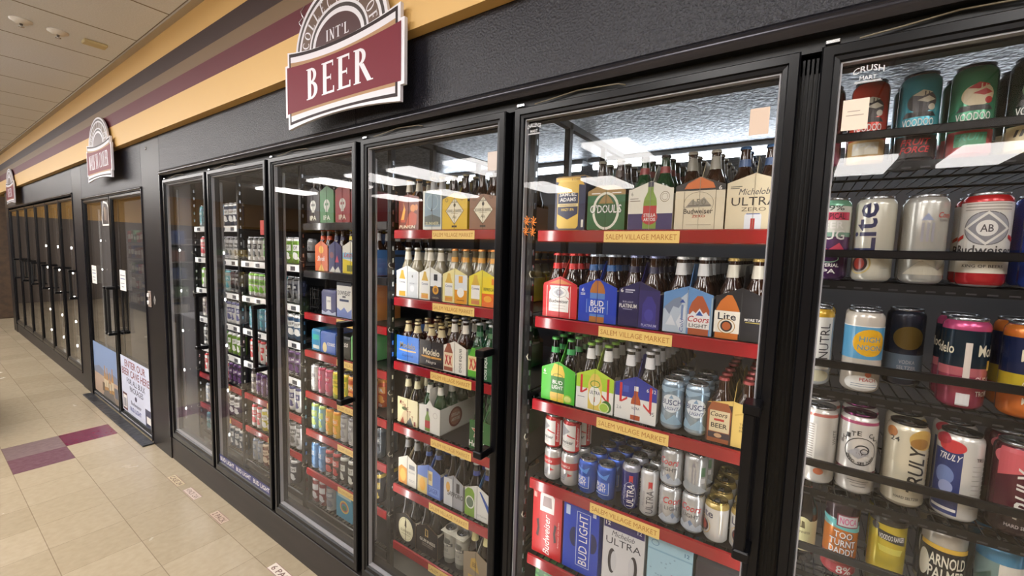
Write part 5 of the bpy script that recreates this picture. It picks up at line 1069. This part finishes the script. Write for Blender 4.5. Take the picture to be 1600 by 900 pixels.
# ---- fifth and sixth doors
S1 = [[('16', WH, (60, 60, 60), WH, 'ZEST', 3, 'tall white and black'), ('16', WH, (90, 160, 60), WH, 'LIME', 3, 'tall white and green'), ('16', (120, 160, 60), WH, (60, 60, 60), 'HOP', 3, 'tall green')],
      [('16', WH, (120, 176, 60), (60, 60, 60), 'MAINE', 4, 'tall white lime topped'), ('16', (190, 206, 200), TL, WH, 'SEA', 3, 'tall sea green'), ('16', (120, 120, 120), BLACK, WH, 'NOIR', 2, 'tall grey')],
      [('16', (110, 150, 170), TL, WH, 'WAVE', 3, 'tall teal'), ('16', (206, 210, 214), LB, WH, 'COLD', 3, 'tall icy blue'), ('16', (60, 90, 120), WH, BLACK, 'DEEP', 3, 'tall ocean blue')],
      [('16', WH, (190, 50, 50), WH, 'CHERRY', 3, 'tall white and red'), ('16', (206, 60, 60), WH, (120, 30, 30), 'FIRE', 3, 'tall red'), ('16', (60, 50, 70), PU, WH, 'PLUM', 3, 'tall plum')],
      [('16', (206, 200, 190), (90, 80, 80), WH, 'OAT', 1, 'tall oat coloured'), ('16', (110, 84, 110), PU, WH, 'GRAPE', 4, 'tall purple'), ('16', WH, (60, 60, 110), WH, 'BLUE', 4, 'tall white and indigo')],
      [('16', WH, (190, 60, 70), WH, 'ROSE', 2, 'tall white red topped'), ('16', (222, 210, 80), WH, (90, 90, 40), 'LEMON', 3, 'tall lemon'), ('16', (206, 206, 206), (90, 90, 90), WH, 'PLAIN', 4, 'tall plain silver')],
      [('16', WH, (120, 130, 150), WH, 'HAZE', 2, 'tall white grey'), ('16', (150, 84, 70), (226, 200, 170), (90, 40, 30), 'AMBER', 3, 'tall amber brown'), ('16', (90, 90, 100), WH, BLACK, 'IRON', 3, 'tall iron grey')]]
for k, sp in enumerate(S1): row_cans(1, ROWS[1][k], sp, k, y=.24, depth=1)
put(CANS[list(CANS)[0]], XL(1)+.30, .5, ROWS[1][0], 0, 'tall can standing alone at the back of the fifth door', 'cans in rows inside the cooler')
m = MB(); m.box(XL(1)+.22, XL(1)+.28, .204, .207, 1.53+.17, 1.53+.26, mat((206, 50, 44))); m.tube([(XL(1)+.25, .206, 1.79), (XL(1)+.25, .206, 1.86)], .002, M_WIRE); tag(m.build('hang_tag'), 'small red hang tag above the cans, fifth door', 'tag')
for k in range(8): row_cans(0, ROWS[0][k], [(a, b_, c_, d_, e_+' ', f_, g_+' striped') for a, b_, c_, d_, e_, f_, g_ in S1[(k*3+2) % 7]], k, y=.24, depth=1)
# ---- rightmost door: big single cans on the gravity racks
SK = (222, 208, 170)
def helmet(h, hc, st): return [('E', .004, h*.66, .024, h*.115, hc), ('P', [(-.012, h*.74), (.004, h*.79), (.02, h*.76), (.004, h*.72)], st), ('P', [(-.004, h*.68), (.014, h*.72), (.026, h*.68), (.012, h*.65)], st), ('E', .020, h*.60, .006, h*.035, st), ('P', [(-.026, h*.5), (.03, h*.5), (.022, h*.55), (-.02, h*.56)], (40, 36, 36))]
def vr(h, base, body2, w2, hc, st, sub, subc):
    return [('R', -.04, .01, .04, h*.30, body2)]+helmet(h, hc, st)+[('T', 'VOODOO', 0, h*.44, .052, h*.085, W_, 'b'), ('T', 'RANGER', 0, h*.34, .052, h*.06, W_, 'b'), ('R', -.024, h*.13, .024, h*.27, w2), ('T', sub[0], 0, h*.225, .046, h*.07, subc, 'bi')]+([('T', sub[1], 0, h*.14, .046, h*.07, subc, 'bi')] if len(sub) > 1 else [])
r6 = [(.022, (40, 36, 36), (150, 60, 100), (120, 40, 90), (60, 56, 50), (200, 80, 60), ('IPA',), W_, 'black and magenta'), (.100, (206, 62, 44), (206, 170, 110), (226, 220, 200), (60, 50, 50), (222, 216, 200), ('IPA',), (230, 230, 226), 'red'),
      (.182, (70, 168, 186), (40, 34, 34), (60, 36, 36), (60, 56, 60), (206, 200, 180), ('FRUIT', 'FORCE'), (214, 40, 44), 'turquoise'), (.263, (80, 160, 120), (190, 60, 60), (90, 160, 120), (222, 206, 170), (190, 50, 50), ('FRUIT',), (90, 190, 160), 'sea green'),
      (.345, (34, 44, 34), (222, 206, 160), (222, 206, 160), (90, 120, 80), (40, 60, 40), ('IPA',), (60, 50, 40), 'dark green'), (.43, (60, 60, 90), (120, 40, 60), (90, 60, 60), (60, 56, 50), (200, 80, 60), ('IPA',), W_, 'dusk blue')]
for x, bs, b2, w2, hc, st, sub, sc, nm in r6:
    cn = can('19', bs, vr(.187, bs, b2, w2, hc, st, sub, sc), [(0, .05, b2)], .35, lid=(120, 120, 124))
    put(cn, x, .172, R6[0], -.12, 'tall %s ale can on the top rack' % nm, 'cans on the top rack of the rightmost door')
    put(cn, x, .245, R6[0], .1, 'tall %s ale can on the top rack, second row' % nm, 'cans on the top rack of the rightmost door')
def lite24(): return [('T', 'Lite', -.022, .120, .11, .046, (30, 40, 84), 'vb'), ('E', -.026, .040, .016, .018, (60, 36, 36)), ('E', -.026, .040, .011, .013, (176, 60, 44)), ('O', -.026, .040, .022, .024, .003, (200, 176, 110)), ('R', .012, .03, .03, .032, (160, 160, 150))]
bud24 = [('R', -.06, .068, .06, .150, (214, 212, 206)), ('R', -.06, .150, .06, .170, (214, 208, 200)), ('R', -.036, .166, .036, .1675, (120, 116, 116)), ('R', -.036, .160, .036, .1615, (120, 116, 116)), ('R', -.036, .154, .036, .1555, (120, 116, 116)), ('E', 0, .118, .034, .034, (150, 152, 160)), ('O', 0, .118, .034, .034, .0015, (70, 70, 80)), ('P', [(0, .152), (.034, .118), (0, .084), (-.034, .118)], (222, 220, 214)), ('P', [(0, .146), (.028, .118), (0, .09), (-.028, .118)], (130, 132, 140)), ('E', 0, .118, .015, .016, (222, 220, 216)), ('T', 'AB', 0, .118, .018, .015, (60, 60, 70), 'b'),
         ('T', 'Budweiser', 0, .074, .092, .020, (36, 36, 44), 'b'), ('P', [(-.05, .098), (-.034, .106), (-.034, .098), (-.05, .09)], (190, 40, 40)), ('P', [(.05, .098), (.034, .106), (.034, .098), (.05, .09)], (190, 40, 40)), ('R', -.05, .028, .05, .066, (222, 216, 200)), ('T', 'KING OF BEERS', 0, .042, .06, .006, (60, 50, 50), 'b')]
two = [(.055-.004, can('24', (90, 56, 110), [('R', -.05, .11, .05, .17, (214, 216, 206)), ('T', '9.9%', 0, .166, .05, .012, (40, 60, 60), 'b'), ('R', -.04, .138, .04, .156, (206, 60, 96)), ('T', 'TROPICAL', 0, .147, .056, .014, (60, 30, 50), 'b'), ('T', 'BEER', 0, .127, .052, .016, W_, 'b'), ('T', 'HUG', 0, .104, .060, .022, W_, 'b'), ('P', [(-.04, .06), (-.02, .085), (0, .07), (.02, .086), (.04, .06)], (214, 70, 100)), ('T', 'IMPERIAL', .002, .034, .042, .008, W_, 'b'), ('T', 'IPA', .002, .020, .03, .010, W_, 'b'), ('O', .002, .050, .02, .01, .002, (150, 200, 170))], [(.165, .19, (120, 180, 150)), (.10, .165, (150, 196, 176)), (0, .055, (70, 36, 84))], .35), 'green and purple', -.1),
       (.130, can('24', (222, 220, 206), lite24(), [], .3), 'white with upright navy lettering', 0), (.213, can('24', (206, 206, 200), [('P', [(-.016, .135), (-.006, .150), (.004, .135)], (150, 160, 190)), ('R', -.014, .09, -.010, .13, (150, 150, 160)), ('R', -.006, .09, -.002, .13, (150, 150, 160)), ('R', .002, .09, .006, .13, (150, 150, 160)), ('T', 'Coors', .026, .146, .030, .012, (180, 50, 56), 'bi'), ('T', 'LIGHT', .026, .135, .024, .005, (90, 90, 96), 'b'), ('P', [(-.04, .02), (-.01, .05), (.02, .03), (.04, .05), (.05, .02)], (190, 184, 166))], [], .5), 'silver with small red script', .1),
       (.303, can('24', (190, 36, 44), bud24, [(.066, .17, (214, 212, 206)), (.028, .066, (222, 216, 200))], .3), 'red and white with round emblem', -.15), (.392, can('24', (34, 76, 180), [('T', 'BUD', 0, .1, .05, .03, W_, 'b')], [], .4), 'plain royal blue', 0), (.48, can('24', (190, 60, 50), [('T', 'ALE', 0, .1, .05, .03, W_, 'b')], [], .4), 'brick red', 0)]
for x, cn, nm, rz in two:
    put(cn, x, .175, R6[1], rz, 'big %s can, second rack' % nm, 'big cans on the second rack')
    put(cn, x+.006, .255, R6[1], rz+.2, 'big %s can, second rack, one row back' % nm, 'big cans on the second rack')
def modelo(c2, c3, fl): return [('T', 'Modelo', -.052, .125, .052, .022, (232, 222, 196), 'b'), ('R', -.010, .06, .0, .14, (222, 210, 200)), ('T', 'Modelo', .040, .125, .060, .024, (232, 222, 196), 'b'), ('T', 'CHELADA', .034, .064, .05, .014, (232, 206, 196), 'b'), ('R', .030, .085, .040, .105, (222, 176, 60)), ('T', fl, .034, .036, .044, .011, W_, 'b'), ('R', -.016, .008, .004, .034, (222, 222, 222))]
HN = [('R', -.07, .078, .07, .152, (92, 164, 206)), ('R', -.07, .152, .07, .154, W_), ('E', .008, .116, .032, .031, (236, 180, 36)), ('T', 'HIGH', .008, .124, .040, .012, (110, 150, 170), 'b'), ('T', 'NOON', .008, .105, .044, .012, (110, 150, 170), 'b'), ('E', .0, .022, .034, .018, (234, 232, 226)), ('E', .01, .044, .006, .007, (206, 110, 80)), ('T', 'PEACH', .010, .031, .030, .008, (190, 60, 60), 'b'), ('R', -.02, .02, .03, .0212, (110, 130, 150)), ('R', -.02, .015, .03, .0162, (110, 130, 150))]
three = [(.038, can('24', (206, 214, 220), [('R', -.03, .04, .03, .165, (232, 230, 224)), ('T', 'NUTRL', .012, .108, .085, .022, (44, 40, 44), 'v'), ('E', 0, .024, .03, .014, (206, 200, 170))], [(.165, .19, (222, 178, 60)), (.04, .165, (190, 206, 222))], .3), 'white and yellow topped', .25), (.130, can('24', (224, 214, 200), HN, [(.154, .19, (226, 218, 206)), (.0, .06, (206, 196, 184))], .25), 'sky blue and sun yellow', .05),
         (.295, can('24', (22, 44, 60), modelo(0, 0, 'TROPICAL'), [(.165, .19, (206, 80, 130)), (.0, .085, (170, 60, 90)), (.07, .088, (222, 120, 130))], .45), 'pink and dark teal', .1), (.384, can('24', (24, 40, 84), [('T', 'Modelo', .012, .125, .06, .024, (232, 222, 196), 'b'), ('T', 'CHELADA', .012, .068, .05, .014, (232, 222, 196), 'b'), ('T', 'MANGO', .012, .036, .046, .014, (240, 230, 210), 'b')], [(.160, .19, (226, 130, 50)), (.05, .088, (226, 200, 50)), (0, .05, (226, 120, 40))], .4), 'orange, yellow and navy', 0), (.47, can('24', (60, 120, 70), [('T', 'LIME', 0, .1, .05, .03, W_, 'b')], [], .4), 'leaf green', 0)]
for x, cn, nm, rz in three:
    put(cn, x, .175, R6[2], rz, 'big %s can, third rack' % nm, 'big cans on the third rack')
    put(cn, x+.006, .255, R6[2], rz+.3, 'big %s can, third rack, one row back' % nm, 'big cans on the third rack')
cdk = can('24', (40, 50, 70), [('R', -.06, .02, .06, .08, (110, 130, 150)), ('E', 0, .12, .03, .028, (120, 96, 40)), ('T', 'VODKA', 0, .062, .03, .009, (200, 200, 206), 'b'), ('T', 'SELTZER', 0, .048, .036, .009, (200, 200, 206), 'b')], [], .3)
put(cdk, .22, .30, R6[2], .1, 'big dull blue can set back in the third rack gap', 'big cans on the third rack')
WCR = lambda cx, cy, s: [('O', cx, cy, .031*s, .033*s, .002, (44, 44, 48)), ('O', cx+.002, cy+.004, .014*s, .012*s, .003, (60, 60, 66)), ('P', [(cx-.026*s, cy-.006), (cx-.008*s, cy+.008*s), (cx+.016*s, cy-.004), (cx-.004, cy-.018*s)], (170, 170, 174)), ('O', cx+.006, cy+.001, .008*s, .007*s, .002, (60, 60, 66))]
def wc():
    o_ = WCR(.0, .105, 1)
    for k, ch in enumerate('WHITE CLAW'):
        if ch == ' ': continue
        a = PI*.88-k*PI*.76/9; o_.append(('T', ch, .041*math.cos(a), .105+.043*math.sin(a), .008, .011, (36, 36, 40), 'b'))
    for k, ch in enumerate('HARD SELTZER'):
        if ch == ' ': continue
        a = PI*1.15+k*PI*.70/11; o_.append(('T', ch, .026*math.cos(a)*1.0, .105+.0275*math.sin(a), .005, .007, (36, 36, 40), 'b'))
    return o_+[('R', -.02, .034, .02, .0355, (110, 110, 114)), ('R', -.015, .029, .015, .0302, (110, 110, 114)), ('R', -.012, .022, .014, .0235, (110, 110, 114))]
TR = lambda c, s: [('T', 'TRULY', .012, .088, .105, .030, c, 'vbi'), ('T', s, .036, .10, .06, .008, (150, 120, 70), 'vb'), ('T', 'HARD SELTZER', .0, .024, .044, .006, (60, 56, 56), 'b')]
four = [(.064, can('24', (226, 222, 214), [('R', -.03, .05, -.006, .15, (226, 222, 214))]+[('R', -.028, .05+.006*k, -.010, .0525+.006*k, (150, 144, 140)) for k in range(17)]+[('T', 'WHITE', .034, .12, .035, .010, (40, 40, 44), 'v'), ('E', .004, .034, .010, .008, (206, 110, 70))], [(.168, .175, (206, 120, 110))], .25), 'white side-turned seltzer', 0),
        (.139, can('24', (228, 224, 218), wc(), [(.168, .175, (190, 90, 130)), (.05, .060, (120, 44, 84))], .25, lid=(110, 50, 90)), 'white wave emblem seltzer', .12), (.224, can('24', (228, 220, 196), [('E', .020, .158, .026, .022, (196, 160, 84)), ('E', .014, .150, .018, .012, (160, 116, 56)), ('E', -.038, .166, .012, .012, (176, 110, 50)), ('T', '24', -.030, .152, .018, .011, (50, 46, 44), 'b')]+TR((30, 28, 28), 'PINEAPPLE'), [(0, .01, (200, 190, 170))], .25, lid=(60, 60, 62)), 'cream pineapple seltzer', .1),
        (.308, can('24', (222, 220, 214), [('R', -.055, .012, -.004, .150, (30, 50, 110)), ('E', -.022, .160, .022, .014, (206, 60, 66)), ('E', -.04, .172, .016, .012, (170, 40, 60)), ('T', 'TRULY', -.024, .136, .036, .014, W_, 'bi'), ('E', -.03, .095, .016, .02, (110, 130, 180)), ('E', -.026, .07, .012, .014, (150, 160, 200)), ('R', -.05, .020, -.006, .026, W_), ('T', 'TRULY', .030, .140, .026, .008, (40, 36, 40), 'b')]+[('R', .012, .125-.010*k, .040, .1265-.010*k, (150, 146, 142)) for k in range(10)], [], .25, lid=(90, 90, 92)), 'red topped navy and white', .05),
        (.392, can('24', (84, 26, 44), [('E', -.01, .16, .04, .02, (214, 110, 120)), ('P', [(-.04, .12), (.04, .15), (.04, .18), (-.04, .18)], (206, 90, 100)), ('E', .03, .15, .014, .016, (190, 190, 70)), ('T', 'TRULY', .006, .088, .105, .034, (226, 222, 214), 'vbi'), ('T', 'BERRY LEMONADE', .034, .085, .09, .008, (206, 90, 110), 'v'), ('T', 'HARD SELTZER', .004, .024, .05, .007, (190, 180, 180), 'b')], [(0, .055, (50, 30, 34))], .25), 'burgundy berry seltzer', .05), (.48, can('24', (190, 190, 60), TR((30, 28, 28), 'LEMON'), [], .25), 'lemon seltzer', 0)]
for x, cn, nm, rz in four:
    put(cn, x, .178, R6[3], rz, 'big %s can, fourth rack' % nm, 'big cans on the fourth rack')
    put(cn, x+.008, .262, R6[3], rz+.3, 'big %s can, fourth rack, one row back' % nm, 'big cans on the fourth rack')
bd, cd = bottle_mesh('long', M_DARK_GLASS, (206, 196, 150), (150, 60, 50), (206, 200, 160))
t = empty('stout_bottle', (.048, .178, R6[4]+.0015)); tag(t, 'dark stout bottle at the left of the fifth rack', 'bottle')
m = MB(); m.lathe(BOT, [M_DARK_GLASS, M_DARK_GLASS, M_DARK_GLASS, mat((206, 196, 150)), M_DARK_GLASS, M_DARK_GLASS, M_DARK_GLASS, M_DARK_GLASS, mat((150, 70, 60)), M_DARK_GLASS, M_DARK_GLASS, M_DARK_GLASS, M_DARK_GLASS], 20)
art(m, [('E', .0, .085, .022, .032, (206, 200, 150)), ('P', [(-.006, .09), (.006, .088), (.004, .105), (-.006, .108)], (90, 80, 50)), ('T', 'GUINNESS', 0, .078, .034, .006, (70, 60, 50), 'b')], lambda u, v, k: ((.0303+k)*math.sin(u/.0303), -(.0303+k)*math.cos(u/.0303), v), du=.005)
kid(m.build('bottle_body', t), t); c_ = bpy.data.objects.new('cap', cd); COL.objects.link(c_); kid(c_, t)
five = [(.125, can('19', (222, 130, 50), [('P', [(-.05, .14), (.05, .128), (.05, .112), (.0, .118), (-.05, .134)], (96, 190, 190)), ('R', -.012, .125, .034, .155, (120, 30, 60)), ('R', -.009, .128, .031, .152, (206, 206, 214)), ('T', 'NOCA', .011, .140, .034, .016, (206, 70, 130), 'b'), ('T', 'TOO', .004, .104, .040, .019, (40, 30, 30), 'b'), ('T', 'TURNT', .004, .084, .056, .019, (40, 30, 30), 'b'), ('T', 'DADDY', .004, .064, .056, .019, (40, 30, 30), 'b'), ('T', 'TOO', .003, .1045, .036, .016, W_, 'b'), ('T', 'TURNT', .003, .0845, .052, .016, W_, 'b'), ('T', 'DADDY', .003, .0645, .052, .016, W_, 'b'), ('R', -.05, .0, .05, .03, (190, 60, 70)), ('T', '8%', .01, .018, .03, .02, W_, 'b')], [(.140, .187, (60, 40, 50)), (.118, .140, (150, 200, 196)), (0, .05, (190, 80, 80))], .35, lid=(130, 132, 136)), 'orange and aqua', .0),
        (.209, can('19', (206, 186, 50), [('R', -.05, .0, .05, .045, (60, 60, 30)), ('P', [(-.024, .148), (.030, .138), (.030, .118), (-.020, .128)], (34, 32, 30)), ('T', 'VOODOO RANGER', .004, .133, .046, .012, W_, 'b'), ('E', -.028, .152, .008, .009, (40, 38, 34)), ('P', [(-.02, .112), (.026, .108), (.022, .094), (-.016, .098)], (206, 196, 80)), ('R', -.04, .162, .04, .172, (50, 48, 44))], [(.160, .187, (60, 58, 50)), (0, .045, (70, 66, 34))], .35, lid=(120, 122, 124)), 'yellow ale', .0),
        (.302, can('24', (30, 28, 28), [('T', 'ARNOLD', .002, .118, .062, .026, (226, 220, 200), 'b'), ('T', 'PALMER', .002, .088, .062, .026, (226, 220, 200), 'b'), ('R', -.05, .140, .04, .150, (214, 174, 60)), ('E', -.04, .10, .012, .03, (206, 200, 180))], [(.150, .19, (196, 192, 184)), (0, .02, (190, 180, 150))], .45, lid=(90, 92, 94)), 'black and silver tea', .0), (.385, can('24', (120, 150, 150), [('R', -.01, .01, .035, .15, (214, 210, 200)), ('P', [(-.05, .1), (-.02, .13), (-.015, .08), (-.05, .06)], (60, 90, 80))], [(.150, .19, (70, 140, 184))], .35, lid=(70, 50, 50)), 'teal blue topped', 0)]
for x, cn, nm, rz in five:
    put(cn, x, .178, R6[4], rz, 'big %s can, fifth rack' % nm, 'big cans on the fifth rack')
    put(cn, x+.008, .262, R6[4], rz+.3, 'big %s can, fifth rack, one row back' % nm, 'big cans on the fifth rack')
# ---- cases stacked on the walk-in shelves
for k, z in enumerate((.12, .50, .86, 1.22, 1.58)):
    t = empty('storage_shelf', (-6.0, .75, z)); tag(t, 'dark shelf of the walk-in, %s from floor' % ORD[k], 'shelf', 'dark shelves inside the walk-in')
    m = MB(); m.rbox(0, 1.75, 0, .6, -.045, -.001, mat((50, 40, 36), .5), .003); kid(m.build('board', t), t)
    for xx in (.02, .9, 1.71):
        m = MB(); m.box(xx, xx+.03, -.01, -.001, -(.36 if k else .098), -.001, mat((44, 38, 36), .5)); kid(m.build('post', t), t)
    pal = [((196, 176, 120), (60, 110, 100)), ((176, 196, 190), (40, 90, 90)), ((206, 196, 170), (190, 140, 60)), ((170, 170, 172), (120, 100, 84)), ((190, 186, 176), (90, 100, 130))][k]
    for q in range(4):
        for v in range(2):
            base_, acc_ = pal if (q+v) % 2 == 0 else pal[::-1]
            carton(-5.78+.42*q, z+.155*v+.001, .38, .15, .28, base_, [('O', 0, .075, .10, .055, .006, acc_), ('T', 'LAGER', 0, .07, .12, .03, acc_, 'b'), ('R', -.19, 0, .19, .014, acc_)], '%s case of beer, %s from left, %s layer, %s storage shelf' % (('pale', 'dark')[(q+v) % 2], ORD[q], ('lower', 'upper')[v], ORD[k]), y=.78, group='cases on the walk-in shelves', cat='beer case', rz=0)
# ---- the shop behind the viewer, seen only mirrored in the glass
def gondola(x0, x1, y0, y1, h, label):
    t = empty('display_shelf', (x0, y0, 0)); tag(t, label, 'display shelf')
    w, d = x1-x0, y0-y1
    m = MB(); m.rbox(0, w, -d, 0, .0006, .12, mat((40, 36, 36)), .004); m.rbox(0, w, -d/2-.03, -d/2+.03, .12, h, mat((70, 64, 60)), .004); kid(m.build('frame', t), t)
    n = int((h-.2)/.36)+1
    for k in range(n):
        m = MB(); m.rbox(.01, w-.01, -d+.02, -.02, .13+.36*k, .155+.36*k, mat((90, 84, 80)), .004); kid(m.build('shelf_board', t), t)
    return t, w, d, n
gi = 0
for x0, x1, y0, y1, h, lb in ((-9.8, -6.4, -2.3, -3.3, 1.6, 'long dark display shelf across the aisle'), (-5.2, -2.0, -2.6, -3.4, 1.45, 'dark display shelf behind the viewer'), (-13.5, -10.4, -2.0, -3.0, 1.7, 'tall dark display shelf near the aisle end')):
    t, w, d, n = gondola(x0, x1, y0, y1, h, lb)
    rr = random.Random(gi+3)
    for k in range(n):
        zz = .156+.36*k; x = .08; nb = 0
        while x < w-.25:
            bw = rr.uniform(.16, .26); bh = rr.uniform(.16, .29); c_, cn_ = rr.choice([((176, 60, 50), 'red'), ((60, 80, 130), 'blue'), ((196, 170, 90), 'yellow'), ((90, 120, 80), 'green'), ((200, 196, 186), 'white'), ((130, 80, 60), 'brown')]); gi += 1
            m = MB(); m.rbox(x0+x, x0+x+bw, y0-.26, y0-.03, zz, zz+bh, mat(c_), .006); m.box(x0+x+.03, x0+x+bw-.03, y0-.03, y0-.0285, zz+bh*.3, zz+bh*.7, (226, 220, 206))
            tag(m.build('snack_box'), '%s box, %s in line on %s board, %s' % (cn_, ORD[nb], ORD[k], lb), 'box', 'boxed goods on %s' % lb.split(' across')[0])
            x += bw+rr.uniform(.01, .03); nb += 1
m = MB(); m.rbox(-6.6, -5.3, -1.5, -.86, .0006, .72, mat((34, 34, 46)), .01); tag(m.build('display_bin'), 'low dark navy display bin mirrored in the sixth door', 'display bin')
for n, (x, y) in enumerate([(-2.05, -4.3), (-4.38, -4.3), (-5.7, -4.3), (-6.9, -4.3), (-8.2, -4.3), (-10.6, -4.4), (.6, -6.6), (1.7, -6.4), (-3.1, -6.5), (-4.45, -6.5), (-7.0, -6.5), (-9.0, -6.5), (-14, -1.85), (-11, -1.85), (-8.1, -1.85), (-6.5, -1.85), (-5.0, -1.85), (-3.5, -1.85), (-2.0, -1.85), (-.5, -1.85), (1.0, -1.85), (2.5, -1.85), (-9.5, -1.85), (-12.5, -1.85)]):  # first row filled in with added lamps so each can burn dimmer
    troffer(x, y, 'recessed ceiling light %s, %s row from the cooler' % ('number '+str(n+1), 'first' if y > -2 else ('second' if y > -5 else 'third')))
